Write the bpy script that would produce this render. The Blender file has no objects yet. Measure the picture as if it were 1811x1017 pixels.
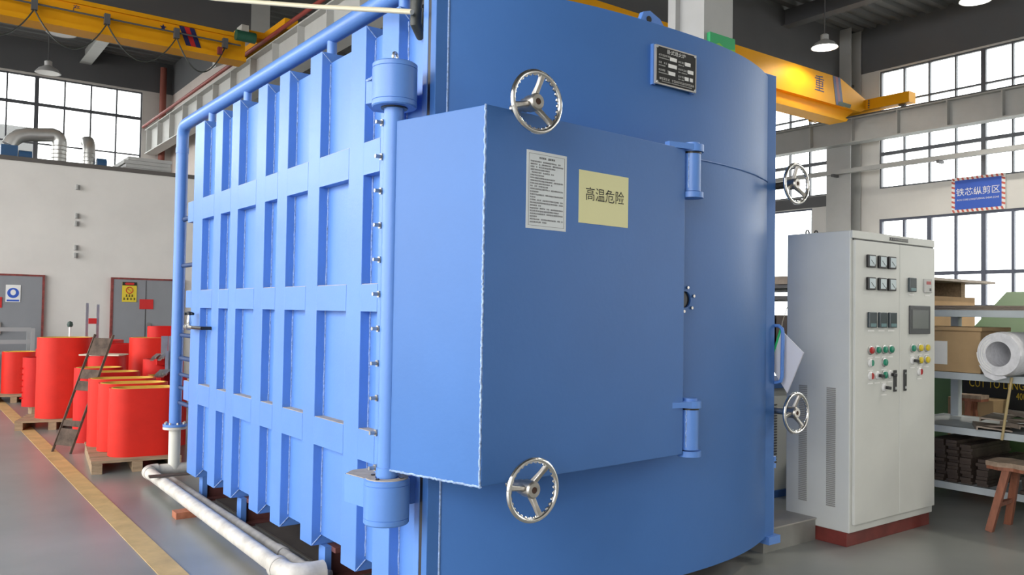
import bpy, math, random
from mathutils import Vector, Matrix
random.seed(7)
SC = bpy.context.scene
COL = SC.collection

# ------------------------------------------------------------------ camera
F_PX, W_PX, H_PX = 1462.0, 1811.0, 1017.0
cam_d = bpy.data.cameras.new('camera')
cam_d.sensor_fit = 'HORIZONTAL'; cam_d.sensor_width = 36.0
cam_d.lens = 36.0 * F_PX / W_PX
cam_d.clip_end = 300
cam = bpy.data.objects.new('camera', cam_d); COL.objects.link(cam)
yaw, pit, roll = math.radians(36.6), math.atan(41.5 / F_PX), math.radians(0.9)
fw = Vector((math.sin(yaw) * math.cos(pit), math.cos(yaw) * math.cos(pit), math.sin(pit)))
rt = Vector((math.cos(yaw), -math.sin(yaw), 0)); up = rt.cross(fw)
rt2 = rt * math.cos(roll) + up * math.sin(roll); up2 = rt2.cross(fw)
M = Matrix((rt2, up2, -fw)).transposed().to_4x4(); M.translation = (0, 0, 1.6)
cam.matrix_world = M
SC.camera = cam

# ------------------------------------------------------------------ sky, exposure
SKY = 7.0
w = bpy.data.worlds.new('overcast_sky'); SC.world = w; w.use_nodes = True
bg = w.node_tree.nodes['Background']
bg.inputs['Color'].default_value = (1.0, 0.995, 0.985, 1); bg.inputs['Strength'].default_value = SKY
SC.view_settings.view_transform = 'Standard'; SC.view_settings.look = 'None'
SC.view_settings.gamma = 1.0; SC.view_settings.exposure = 0.0
SC.view_settings.use_curve_mapping = False
SC.cycles.max_bounces = 8; SC.cycles.diffuse_bounces = 5; SC.cycles.glossy_bounces = 4
SC.cycles.transparent_max_bounces = 12
SC.cycles.sample_clamp_indirect = 8.0
SC.cycles.caustics_reflective = False; SC.cycles.caustics_refractive = False

def portal(loc, rot, sx, sy):
    l = bpy.data.lights.new('window_portal', 'AREA'); l.shape = 'RECTANGLE'; l.size = sx; l.size_y = sy
    l.cycles.is_portal = True
    o = bpy.data.objects.new('window_portal', l); COL.objects.link(o); o.location = loc; o.rotation_euler = rot
# daylight enters through the long window band of the left wall, the right hand windows and an added gate
portal((-7.9, 12.2, 4.6), (0, math.radians(-90), 0), 8.0, 30.8)
portal((-7.9, -6.05, 5.05), (0, math.radians(-90), 0), 7.1, 5.1)
portal((18.4, -8.9, 2.5), (math.radians(90), 0, 0), 4.4, 5.0)
portal((20.9, 9, 6.6), (0, math.radians(90), 0), 3.2, 36)

# ------------------------------------------------------------------ materials
MATS = {}
def mat(name, col, rough=0.5, metal=0.0, var=0.0, vscale=3.0, bump=0.0, bscale=60.0, emit=None, spec=0.5, stretch=None):
    if name in MATS: return MATS[name]
    m = bpy.data.materials.new(name); m.use_nodes = True
    nt = m.node_tree; b = nt.nodes['Principled BSDF']
    b.inputs['Base Color'].default_value = (*col, 1); b.inputs['Roughness'].default_value = rough
    b.inputs['Metallic'].default_value = metal; b.inputs['Specular IOR Level'].default_value = spec
    if var or bump:
        tc = nt.nodes.new('ShaderNodeTexCoord')
        src = tc.outputs['Object']
        if stretch:
            mp = nt.nodes.new('ShaderNodeMapping'); mp.inputs['Scale'].default_value = stretch
            nt.links.new(src, mp.inputs['Vector']); src = mp.outputs['Vector']
    if var:
        n = nt.nodes.new('ShaderNodeTexNoise'); n.inputs['Scale'].default_value = vscale
        n.inputs['Detail'].default_value = 6; n.inputs['Roughness'].default_value = 0.6
        nt.links.new(src, n.inputs['Vector'])
        r = nt.nodes.new('ShaderNodeMapRange'); r.inputs['From Min'].default_value = 0.3; r.inputs['From Max'].default_value = 0.7
        r.inputs['To Min'].default_value = 1 - var; r.inputs['To Max'].default_value = 1 + var
        nt.links.new(n.outputs['Fac'], r.inputs['Value'])
        mx = nt.nodes.new('ShaderNodeVectorMath'); mx.operation = 'SCALE'
        mx.inputs[0].default_value = col; nt.links.new(r.outputs['Result'], mx.inputs['Scale'])
        nt.links.new(mx.outputs['Vector'], b.inputs['Base Color'])
    if bump:
        n2 = nt.nodes.new('ShaderNodeTexNoise'); n2.inputs['Scale'].default_value = bscale; n2.inputs['Detail'].default_value = 3
        nt.links.new(src, n2.inputs['Vector'])
        bp = nt.nodes.new('ShaderNodeBump'); bp.inputs['Strength'].default_value = bump; bp.inputs['Distance'].default_value = 0.01
        nt.links.new(n2.outputs['Fac'], bp.inputs['Height']); nt.links.new(bp.outputs['Normal'], b.inputs['Normal'])
    if emit:
        b.inputs['Emission Color'].default_value = (*col, 1); b.inputs['Emission Strength'].default_value = emit
    MATS[name] = m
    return m

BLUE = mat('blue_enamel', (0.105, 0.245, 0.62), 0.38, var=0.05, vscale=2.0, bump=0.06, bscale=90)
BLUE_SHADE = mat('blue_enamel_shaded', (0.055, 0.158, 0.425), 0.40, spec=0.30, var=0.05, vscale=1.5, bump=0.05, bscale=40)  # same furnace blue, with the shade of the front put into the colour
WELD = mat('weld_bead', (0.30, 0.42, 0.66), 0.45, var=0.4, vscale=60, bump=0.6, bscale=120)
DUST = mat('dusty_ledge', (0.42, 0.37, 0.31), 0.9, var=0.2, vscale=20)
CHROME = mat('chrome', (0.72, 0.71, 0.69), 0.14, 1.0)
STEEL = mat('worn_steel', (0.45, 0.43, 0.40), 0.38, 1.0, var=0.2, vscale=20)
ZINC = mat('galvanised', (0.55, 0.56, 0.56), 0.35, 0.9, var=0.15, vscale=6)
DARK = mat('black_plastic', (0.012, 0.012, 0.013), 0.4)
BLACKOIL = mat('oily_black_steel', (0.03, 0.028, 0.026), 0.35, 0.3, var=0.3, vscale=20)
REDBASE = mat('red_oxide_steel', (0.13, 0.045, 0.04), 0.6, var=0.3, vscale=6)
CABGREY = mat('cabinet_grey', (0.60, 0.61, 0.58), 0.42, var=0.03, vscale=3)
CABRED = mat('plinth_red', (0.16, 0.028, 0.022), 0.5, var=0.2, vscale=8)
PIPEW = mat('dirty_white_pipe', (0.58, 0.55, 0.50), 0.5, var=0.25, vscale=7, bump=0.1)
REDP = mat('red_resin', (0.56, 0.012, 0.009), 0.5, spec=0.25, var=0.08, vscale=4)
ORANGE = mat('orange_red_resin', (0.62, 0.020, 0.010), 0.5, spec=0.25, var=0.08, vscale=4)
YELIN = mat('yellow_liner', (0.70, 0.42, 0.06), 0.6, var=0.15, vscale=6)
WOODP = mat('pallet_wood', (0.33, 0.23, 0.14), 0.85, var=0.3, vscale=5, bump=0.2, stretch=(1, 8, 8))
WOODR = mat('red_brown_wood', (0.24, 0.085, 0.045), 0.65, var=0.35, vscale=4, bump=0.2, stretch=(6, 6, 1))
WOODTOP = mat('worn_seat_wood', (0.30, 0.22, 0.16), 0.85, var=0.4, vscale=8, bump=0.3)
CRANE = mat('crane_yellow', (0.78, 0.35, 0.008), 0.5, spec=0.15, var=0.06, vscale=1.0)
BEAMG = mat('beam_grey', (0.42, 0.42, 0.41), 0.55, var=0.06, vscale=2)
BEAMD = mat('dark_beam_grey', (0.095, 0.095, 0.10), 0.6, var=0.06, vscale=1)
CLAD = mat('dark_cladding', (0.115, 0.118, 0.125), 0.7, var=0.05, vscale=1)
WALLW = mat('white_plaster', (0.66, 0.64, 0.61), 0.85, var=0.06, vscale=0.9, bump=0.05)
WALLP = mat('pinkish_plaster', (0.62, 0.55, 0.51), 0.85, var=0.08, vscale=0.7)
ROOF = mat('roof_deck', (0.13, 0.13, 0.13), 0.55, 0.2, var=0.08, vscale=1)
FRAME = mat('window_frame', (0.10, 0.105, 0.12), 0.5)
FRAMEB = mat('window_frame_blue', (0.09, 0.10, 0.14), 0.5)
DOORG = mat('door_grey', (0.24, 0.25, 0.27), 0.5, var=0.04)
DOORF = mat('door_frame_red', (0.20, 0.04, 0.035), 0.6, var=0.4, vscale=15)
WHITE = mat('white_print', (0.78, 0.78, 0.76), 0.6)
PAPER = mat('white_paper', (0.66, 0.70, 0.72), 0.6)
INK = mat('black_ink', (0.012, 0.012, 0.012), 0.7)
GREYINK = mat('grey_ink', (0.18, 0.18, 0.19), 0.7)
YELSIGN = mat('pale_yellow_sticker', (0.70, 0.68, 0.36), 0.5)
REDC = mat('signal_red', (0.55, 0.02, 0.02), 0.5)
REDPIPE = mat('red_conductor', (0.26, 0.04, 0.03), 0.55)
BLUES = mat('sign_blue', (0.03, 0.10, 0.50), 0.5)
GREENB = mat('button_green', (0.01, 0.22, 0.13), 0.3)
YELB = mat('button_yellow', (0.65, 0.50, 0.02), 0.3)
REDB = mat('button_red', (0.40, 0.015, 0.015), 0.3)
SCREEN = mat('screen_grey', (0.16, 0.17, 0.17), 0.25)
GLASSM = mat('meter_face', (0.55, 0.64, 0.68), 0.2)
LCD = mat('controller_face', (0.035, 0.05, 0.06), 0.2)
LCDB = mat('controller_keys', (0.10, 0.20, 0.22), 0.3)
REDLED = mat('red_led', (0.35, 0.01, 0.01), 0.4)
RACK = mat('rack_grey_paint', (0.42, 0.46, 0.48), 0.5, var=0.08, vscale=5)
CARTON = mat('brown_cardboard', (0.40, 0.27, 0.14), 0.85, var=0.08, vscale=5)
GREENM = mat('machine_green', (0.10, 0.19, 0.075), 0.5, var=0.05)
SHEETST = mat('dark_steel_strip', (0.075, 0.055, 0.045), 0.5, 0.3, var=0.4, vscale=9)
SCRAP = mat('dull_steel_plate', (0.26, 0.21, 0.17), 0.55, 0.3, var=0.25, vscale=9)
BWRAP = mat('bubble_wrap', (0.66, 0.66, 0.69), 0.25, var=0.10, vscale=25, bump=0.6, bscale=25)
RUBBER = mat('dark_rubber', (0.03, 0.035, 0.03), 0.5)
HOSEC = mat('cream_hose', (0.55, 0.50, 0.36), 0.5)
BRICKC = mat('red_brick', (0.36, 0.13, 0.07), 0.9, var=0.2, vscale=30)
YLINE = mat('yellow_line_paint', (0.56, 0.38, 0.16), 0.6, var=0.18, vscale=5)
CREAM = mat('cream_board', (0.62, 0.57, 0.44), 0.7)
MOTORB = mat('motor_blue', (0.03, 0.09, 0.20), 0.45)
GREENS = mat('green_sign', (0.02, 0.36, 0.12), 0.5)
LAMPSH = mat('lamp_shade', (0.60, 0.60, 0.60), 0.35, 0.3)
LAMPON = mat('lamp_light', (1.0, 0.97, 0.90), 0.5, emit=12.0)
LAMPOFF = mat('lamp_lens', (0.72, 0.70, 0.68), 0.4)
REDW = mat('plum_stripe', (0.20, 0.03, 0.04), 0.5)
NAVY = mat('navy_paint', (0.015, 0.02, 0.10), 0.5)

def glass_mat():
    m = bpy.data.materials.new('window_glass'); m.use_nodes = True; nt = m.node_tree
    for n in list(nt.nodes): nt.nodes.remove(n)
    out = nt.nodes.new('ShaderNodeOutputMaterial'); mx = nt.nodes.new('ShaderNodeMixShader')
    t = nt.nodes.new('ShaderNodeBsdfTransparent'); t.inputs['Color'].default_value = (0.93, 0.95, 0.95, 1)
    g = nt.nodes.new('ShaderNodeBsdfGlossy'); g.inputs['Roughness'].default_value = 0.05
    mx.inputs[0].default_value = 0.06
    nt.links.new(t.outputs[0], mx.inputs[1]); nt.links.new(g.outputs[0], mx.inputs[2]); nt.links.new(mx.outputs[0], out.inputs['Surface'])
    return m
GLASS = glass_mat()

def floor_mat():
    m = bpy.data.materials.new('painted_concrete'); m.use_nodes = True; nt = m.node_tree; b = nt.nodes['Principled BSDF']
    tc = nt.nodes.new('ShaderNodeTexCoord')
    n1 = nt.nodes.new('ShaderNodeTexNoise'); n1.inputs['Scale'].default_value = 0.9; n1.inputs['Detail'].default_value = 4; n1.inputs['Roughness'].default_value = 0.5
    n2 = nt.nodes.new('ShaderNodeTexNoise'); n2.inputs['Scale'].default_value = 0.55; n2.inputs['Detail'].default_value = 2
    mp = nt.nodes.new('ShaderNodeMapping'); mp.inputs['Location'].default_value = (3.1, 7.7, 2)
    nt.links.new(tc.outputs['Object'], n1.inputs['Vector']); nt.links.new(tc.outputs['Object'], mp.inputs['Vector'])
    nt.links.new(mp.outputs['Vector'], n2.inputs['Vector'])
    r1 = nt.nodes.new('ShaderNodeValToRGB'); e = r1.color_ramp.elements
    e[0].position = 0.3; e[0].color = (0.20, 0.212, 0.198, 1); e[1].position = 0.7; e[1].color = (0.31, 0.315, 0.295, 1)
    nt.links.new(n1.outputs['Fac'], r1.inputs['Fac'])
    r2 = nt.nodes.new('ShaderNodeMapRange'); r2.inputs['From Min'].default_value = 0.50; r2.inputs['From Max'].default_value = 0.85; r2.inputs['To Max'].default_value = 0.22
    nt.links.new(n2.outputs['Fac'], r2.inputs['Value'])
    mix = nt.nodes.new('ShaderNodeMix'); mix.data_type = 'RGBA'; mix.inputs['B'].default_value = (0.30, 0.15, 0.15, 1)
    nt.links.new(r2.outputs['Result'], mix.inputs['Factor']); nt.links.new(r1.outputs['Color'], mix.inputs['A'])
    nt.links.new(mix.outputs['Result'], b.inputs['Base Color'])
    b.inputs['Roughness'].default_value = 0.30
    return m
FLOORM = floor_mat()
GROUND = mat('outdoor_concrete', (0.45, 0.45, 0.43), 0.9, var=0.1, vscale=0.3)

# ------------------------------------------------------------------ mesh helpers
ABS = {}
class MB:
    def __init__(s): s.v = []; s.f = []
    def add(s, vs, fs):
        n = len(s.v); s.v += [Vector(p) for p in vs]; s.f += [tuple(i + n for i in f) for f in fs]; return s
    def box(s, x0, x1, y0, y1, z0, z1):
        return s.add([(x0,y0,z0),(x1,y0,z0),(x1,y1,z0),(x0,y1,z0),(x0,y0,z1),(x1,y0,z1),(x1,y1,z1),(x0,y1,z1)],
                     [(3,2,1,0),(4,5,6,7),(0,1,5,4),(1,2,6,5),(2,3,7,6),(3,0,4,7)])
    def obox(s, c, ax, ay, az, hx, hy, hz):
        c = Vector(c); ax = Vector(ax).normalized()*hx; ay = Vector(ay).normalized()*hy; az = Vector(az).normalized()*hz
        P = [c-ax-ay-az, c+ax-ay-az, c+ax+ay-az, c-ax+ay-az, c-ax-ay+az, c+ax-ay+az, c+ax+ay+az, c-ax+ay+az]
        return s.add(P, [(3,2,1,0),(4,5,6,7),(0,1,5,4),(1,2,6,5),(2,3,7,6),(3,0,4,7)])
    def bar(s, p0, p1, wa, wb, upv=(0,0,1)):
        p0 = Vector(p0); p1 = Vector(p1); d = (p1-p0); L = d.length; d.normalize()
        a = d.cross(Vector(upv))
        if a.length < 1e-4: a = d.cross(Vector((1,0,0)))
        a.normalize(); b = a.cross(d)
        return s.obox((p0+p1)/2, d, a, b, L/2, wa/2, wb/2)
    def prism(s, poly, z0, z1):
        n = len(poly)
        vs = [(x,y,z0) for x,y in poly] + [(x,y,z1) for x,y in poly]
        return s.add(vs, [tuple(reversed(range(n))), tuple(range(n,2*n))] + [(i,(i+1)%n,n+(i+1)%n,n+i) for i in range(n)])
    def extr(s, poly, o, ax, ay, d):
        o = Vector(o); ax = Vector(ax); ay = Vector(ay); d = Vector(d); n = len(poly)
        A = [o + ax*a + ay*b for a,b in poly]
        return s.add(A + [p+d for p in A], [tuple(reversed(range(n))), tuple(range(n,2*n))] + [(i,(i+1)%n,n+(i+1)%n,n+i) for i in range(n)])
    def lathe(s, prof, o, axis=(0,0,1), n=28, closed=False):
        o = Vector(o); ax = Vector(axis).normalized()
        a = ax.cross(Vector((0,0,1)) if abs(ax.z) < 0.9 else Vector((1,0,0))).normalized(); b = ax.cross(a)
        vs = []; m = len(prof)
        for r,h in prof:
            for k in range(n):
                t = 2*math.pi*k/n; vs.append(o + ax*h + (a*math.cos(t)+b*math.sin(t))*r)
        fs = []
        for i in range(m if closed else m-1):
            j = (i+1) % m
            for k in range(n):
                k2 = (k+1) % n; fs.append((i*n+k, i*n+k2, j*n+k2, j*n+k))
        if not closed:
            if prof[0][0] > 1e-6: fs.append(tuple(reversed(range(n))))
            if prof[-1][0] > 1e-6: fs.append(tuple(range((m-1)*n, m*n)))
        return s.add(vs, fs)
    def cyl(s, p0, p1, r, n=20, r1=None):
        p0 = Vector(p0); p1 = Vector(p1)
        return s.lathe([(r,0),(r if r1 is None else r1,(p1-p0).length)], p0, p1-p0, n)
    def tube(s, pts, r, n=10):
        pts = [Vector(p) for p in pts]; vs = []; prev = None
        for i,p in enumerate(pts):
            d = (pts[min(i+1,len(pts)-1)] - pts[max(i-1,0)]).normalized()
            if prev is None:
                a = d.cross(Vector((0,0,1)) if abs(d.z) < 0.9 else Vector((1,0,0))).normalized()
            else:
                a = (prev - d*prev.dot(d)).normalized()
            prev = a; b = d.cross(a)
            for k in range(n):
                t = 2*math.pi*k/n; vs.append(p + (a*math.cos(t)+b*math.sin(t))*r)
        fs = [(i*n+k, i*n+(k+1)%n, (i+1)*n+(k+1)%n, (i+1)*n+k) for i in range(len(pts)-1) for k in range(n)]
        fs += [tuple(reversed(range(n))), tuple(range((len(pts)-1)*n, len(pts)*n))]
        return s.add(vs, fs)
    def torus(s, o, axis, R, r, n=40, m=12, mod=None):
        prof = [(R + r*math.cos(2*math.pi*k/m), r*math.sin(2*math.pi*k/m)) for k in range(m)]
        return s.lathe(prof, o, axis, n, closed=True)
    def build(s, name, m, parent=None, smooth=False, bevel=0.0, origin=None):
        if parent is not None: o0 = ABS[parent]
        elif origin is not None: o0 = Vector(origin)
        else:
            xs = [p.x for p in s.v]; ys = [p.y for p in s.v]; zs = [p.z for p in s.v]
            o0 = Vector(((min(xs)+max(xs))/2, (min(ys)+max(ys))/2, min(zs)))
        me = bpy.data.meshes.new(name); me.from_pydata([tuple(p-o0) for p in s.v], [], s.f); me.update()
        import bmesh
        bm = bmesh.new(); bm.from_mesh(me); bmesh.ops.recalc_face_normals(bm, faces=bm.faces); bm.to_mesh(me); bm.free()
        me.materials.append(m)
        if smooth:
            me.shade_smooth(); me.set_sharp_from_angle(angle=0.6)
        o = bpy.data.objects.new(name, me); COL.objects.link(o)
        if parent is not None: o.parent = parent
        else: o.location = o0
        ABS[o] = o0
        if bevel:
            bv = o.modifiers.new('edge', 'BEVEL'); bv.width = bevel; bv.segments = 2; bv.limit_method = 'ANGLE'; bv.angle_limit = 0.7
        return o

def arc(c, a, b, r, t0, t1, n=8):
    c = Vector(c); a = Vector(a); b = Vector(b)
    return [c + (a*math.cos(t0+(t1-t0)*i/n) + b*math.sin(t0+(t1-t0)*i/n))*r for i in range(n+1)]

def root(name, loc, label, cat, group=None, rz=0.0):
    o = bpy.data.objects.new(name, None); COL.objects.link(o); o.empty_display_size = 0.1
    o.location = loc; ABS[o] = Vector(loc); o.rotation_euler[2] = rz
    tag(o, label, cat, group); return o
def tag(o, label=None, cat=None, group=None, kind=None):
    if label: o['label'] = label
    if cat: o['category'] = cat
    if group: o['group'] = group
    if kind: o['kind'] = kind
    return o
def struct(o, label=None, cat=None):
    o['kind'] = 'structure'
    return tag(o, label, cat)
def share(src, name, parent, loc):
    o = bpy.data.objects.new(name, src.data); COL.objects.link(o); o.parent = parent; o.location = loc
    ABS[o] = ABS[parent] + Vector(loc); return o

def text(name, body, size, o, ax, ay, m, parent, align='CENTER', sx=1.0, extrude=0.0, bold=0.0):
    """flat lettering as mesh: o = anchor point, ax = reading direction, ay = up"""
    cu = bpy.data.curves.new(name, 'FONT'); cu.body = body; cu.size = size; cu.align_x = align; cu.align_y = 'CENTER'
    cu.offset = bold; cu.extrude = extrude; cu.resolution_u = 2
    t = bpy.data.objects.new(name, cu); COL.objects.link(t)
    dg = bpy.context.evaluated_depsgraph_get()
    me = bpy.data.meshes.new_from_object(t.evaluated_get(dg))
    bpy.data.objects.remove(t); bpy.data.curves.remove(cu)
    ax = Vector(ax).normalized(); ay = Vector(ay).normalized(); o = Vector(o); nz = ax.cross(ay)
    base = ABS[parent] if parent is not None else o
    for v in me.vertices:
        p = o + ax*(v.co.x*sx) + ay*v.co.y + nz*v.co.z; v.co = p - base
    me.materials.clear(); me.materials.append(m)
    ob = bpy.data.objects.new(name, me); COL.objects.link(ob)
    if parent is not None: ob.parent = parent
    else: ob.location = o
    ABS[ob] = base
    return ob

# ================================================================== THE HALL
def wall_rects(name, plane, c, thick, u0, u1, z0, z1, holes, m):
    """wall in plane X=c or Y=c (outward thickness) with rectangular openings (ua, ub, za, zb)"""
    us = sorted({u0, u1, *[h[0] for h in holes], *[h[1] for h in holes]})
    b = MB()
    for a, d in zip(us, us[1:]):
        if a < u0 - 1e-6 or d > u1 + 1e-6: continue
        mid = (a+d)/2
        hs = sorted([(h[2], h[3]) for h in holes if h[0] < mid < h[1]])
        z = z0
        segs = []
        for za, zb in hs:
            if za > z: segs.append((z, za))
            z = max(z, zb)
        if z < z1: segs.append((z, z1))
        for za, zb in segs:
            if plane == 'X': b.box(c, c+thick, a, d, za, zb)
            else: b.box(a, d, c, c+thick, za, zb)
    return struct(b.build(name, m))

RZ = 9.4
struct(MB().box(-8.25, 21.25, -9.25, 28.25, -0.2, 0.0).build('floor', FLOORM, origin=(0,0,0)))
struct(MB().box(-60, 80, -60, 90, -0.4, -0.22).build('ground', GROUND, origin=(0,0,0)))
# corrugated roof deck, ridges run along X
b = MB(); pts = []; y = -9.3
while y < 28.3:
    pts += [(y, RZ), (y+0.14, RZ), (y+0.19, RZ+0.09), (y+0.33, RZ+0.09)]; y += 0.38
vs = [(-8.25, p, q) for p, q in pts] + [(21.25, p, q) for p, q in pts]; n = len(pts)
b.add(vs, [(i, i+1, n+i+1, n+i) for i in range(n-1)])
b.box(-8.25, 21.25, -9.3, 28.3, RZ+0.12, RZ+0.3)
struct(b.build('ceiling', ROOF))

# walls
wall_rects('wall_left', 'X', -8.0, -0.25, -9.25, 28.25, 0, RZ+0.1, [(-3.2+4.4*i, -3.2+4.4*i+4.1, 0.6, 8.6) for i in range(7)] + [(-8.6, -3.5, 1.5, 8.6)], WALLW)
wall_rects('wall_front', 'Y', -9.0, -0.25, -8, 21, 0, RZ+0.1, [(16.2, 20.6, 0, 5.0)], WALLW)  # unseen gate opening, added to let more light into the right bay
BW = (1.66, 6.06, 5.3, 8.36)
wall_rects('wall_back', 'Y', 28.0, 0.25, -8, 21, 0, 8.42, [BW, (-7.5, 1.4, 5.3, 8.36)], WALLW)
struct(MB().box(-8, 21, 28.0, 28.25, 8.42, RZ+0.1).build('trim_1', CLAD))
UPA = (6.60, 11.86, 5.02, 8.18); LOA = (6.60, 11.86, 0.95, 4.20)
UPB = (13.34, 18.60, 5.02, 8.18); LOB = (13.88, 18.60, 0.05, 4.68)
near = [(-0.6, 5.2, 5.02, 8.18), (-0.6, 5.2, 0.95, 4.2), (-7.6, -1.8, 5.02, 8.18), (20.4, 26.6, 5.02, 8.18)]
wall_rects('wall_right', 'X', 21.0, 0.25, -9.25, 28.25, 0, 8.22, [UPA, LOA, UPB, LOB] + near, WALLW)
struct(MB().box(21.0, 21.25, -9.25, 28.25, 8.22, RZ+0.1).build('trim_2', CLAD))
struct(MB().box(20.93, 21.0, 13.3, 19.0, 4.70, 5.0).build('trim_3', BEAMD))
# infill wall of the column row, behind the crane runway
struct(MB().box(6.95, 7.15, 19.9, 28.0, 0, 8.4).build('wall_middle', WALLP))
struct(MB().box(6.95, 7.15, 19.9, 28.0, 8.4, RZ).build('trim_4', CLAD))

def window(idx, plane, c, us, zs, fm, thick_u=(), thick_z=(), t=0.042, pane=True):
    """us / zs: grid lines; window frame bars + one pane object per cell"""
    b = MB()
    def bx(u0, u1, z0, z1, d0, d1):
        if plane == 'X': b.box(c+d0, c+d1, u0, u1, z0, z1)
        else: b.box(u0, u1, c+d0, c+d1, z0, z1)
    for i, u in enumerate(us):
        h = 0.055 if i in thick_u else t/2
        a0, a1 = (u, u+t) if i == 0 else ((u-t, u) if i == len(us)-1 else (u-h, u+h))
        bx(a0, a1, zs[0], zs[-1], 0.03, 0.12)
    for i, z in enumerate(zs):
        h = 0.045 if i in thick_z else t/2
        a0, a1 = (z, z+t) if i == 0 else ((z-t, z) if i == len(zs)-1 else (z-h, z+h))
        bx(us[0], us[-1], a0, a1, 0.035, 0.115)
    fr = struct(b.build('window_%d' % idx, fm))
    cache = {}
    for i in range(len(us)-1):
        for j in range(len(zs)-1):
            du, dz = us[i+1]-us[i], zs[j+1]-zs[j]; key = (round(du, 3), round(dz, 3))
            uc, zc = (us[i]+us[i+1])/2, (zs[j]+zs[j+1])/2
            pos = (c+0.075, uc, zc) if plane == 'X' else (uc, c+0.075, zc)
            loc = Vector(pos) - ABS[fr]
            if key not in cache:
                q = MB()
                if plane == 'X': q.box(pos[0]-0.004, pos[0]+0.004, uc-du/2, uc+du/2, zc-dz/2, zc+dz/2)
                else: q.box(uc-du/2, uc+du/2, pos[1]-0.004, pos[1]+0.004, zc-dz/2, zc+dz/2)
                me_o = q.build('pane', GLASS, origin=pos); me_o.parent = fr; me_o.location = loc; cache[key] = me_o
            else:
                share(cache[key], 'pane', fr, loc)
    return fr

colsA = [6.60 + 0.6575*i for i in range(9)]; colsB = [13.34 + 0.6575*i for i in range(9)]
ZR = [5.02, 5.68, 5.95, 7.08, 7.31, 8.18]
window(1, 'X', 21.0, colsA, ZR, FRAME, thick_u=(4,), thick_z=(2,))
window(2, 'X', 21.0, colsA, [0.95, 1.9, 2.72, 4.20], FRAMEB, thick_u=(2, 4, 6), thick_z=(2,), t=0.06)
window(3, 'X', 21.0, colsB, ZR, FRAME, thick_u=(4,), thick_z=(2,))
window(4, 'X', 21.0, [13.88, 16.2, 18.6], [0.05, 2.3, 4.68], FRAMEB)
window(5, 'Y', 28.0, [1.66, 2.38, 3.14, 3.88, 4.60, 5.32, 6.06], [5.3, 6.35, 7.52, 8.36], FRAME, thick_u=(2,), thick_z=(2,))
window(6, 'Y', 28.0, [-7.5, -4.5, -1.5, 1.4], [5.3, 7.5, 8.36], FRAME)
k = 7
for (a, d, z0, z1) in near:
    window(k, 'X', 21.0, [a, (a+d)/2, d], [z0, (z0+z1)/2, z1], FRAME); k += 1
# a pale building outside the back windows
bb = MB().box(-1.2, 3.9, 34, 40, 0, 7.9).build('outbuilding', mat('grey_render', (0.17, 0.17, 0.17), 0.9), origin=(1.3, 34, 0))
tag(bb, 'grey block seen outside through the left back window', 'building')

# columns and roof steel
def hcol(x0, x1, y0, y1, z1, m, name):
    b = MB(); t = 0.02
    b.box(x0, x0+t, y0, y1, 0, z1); b.box(x1-t, x1, y0, y1, 0, z1); b.box(x0+t, x1-t, (y0+y1)/2-0.01, (y0+y1)/2+0.01, 0, z1)
    b.box(x0-0.05, x1+0.05, y0-0.05, y1+0.05, 0, 0.03)
    o = b.build(name, m); return struct(o)
c1 = MB().box(6.62, 7.08, 5.65, 6.15, 0, RZ).build('trim_5', BEAMG); struct(c1)
MB().box(6.55, 6.62, 5.98, 6.04, 0, RZ).build('conduit', BEAMG, c1)
struct(MB().box(6.62, 7.08, 12.7, 13.15, 0, RZ).build('trim_6', BEAMG))
struct(MB().box(6.62, 7.08, 19.6, 20.1, 0, RZ).build('trim_7', BEAMG))
hcol(20.45, 20.95, 12.36, 13.08, RZ, BEAMG, 'trim_8')
hcol(20.45, 20.95, 5.4, 6.1, RZ, BEAMG, 'trim_9')
hcol(20.45, 20.95, 19.3, 20.0, RZ, BEAMG, 'trim_10')
# deep cross girders on the column lines
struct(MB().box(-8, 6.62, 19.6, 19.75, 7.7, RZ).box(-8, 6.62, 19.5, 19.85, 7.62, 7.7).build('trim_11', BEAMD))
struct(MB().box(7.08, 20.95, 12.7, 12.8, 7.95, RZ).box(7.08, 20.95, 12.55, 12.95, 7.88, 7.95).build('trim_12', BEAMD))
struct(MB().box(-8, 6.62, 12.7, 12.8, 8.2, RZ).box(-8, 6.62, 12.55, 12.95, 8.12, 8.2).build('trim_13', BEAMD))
# purlins along Y
k = 14
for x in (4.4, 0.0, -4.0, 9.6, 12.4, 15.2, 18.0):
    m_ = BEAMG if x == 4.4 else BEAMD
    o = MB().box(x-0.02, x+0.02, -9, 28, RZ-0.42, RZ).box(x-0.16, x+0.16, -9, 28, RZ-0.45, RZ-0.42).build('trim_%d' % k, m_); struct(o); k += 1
# haunch bracket under the girder by the left runway column
struct(MB().extr([(0, 0), (0.9, 0.55), (0.9, 0.95), (0, 0.4)], (5.7, 19.45, 7.1), (1, 0, 0), (0, 0, 1), (0, -0.25, 0)).build('trim_%d' % k, BEAMG)); k += 1
# rust red downpipe in the back corner
struct(MB().cyl((6.62, 27.8, 0), (6.62, 27.8, 9.2), 0.10, 16).build('trim_%d' % k, mat('red_downpipe', (0.25, 0.07, 0.05), 0.6), smooth=True)); k += 1

# yellow aisle line
ln = MB().box(1.29, 1.44, -2, 20-2.1, 0.0, 0.004).build('trim_%d' % k, YLINE); struct(ln)

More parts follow.
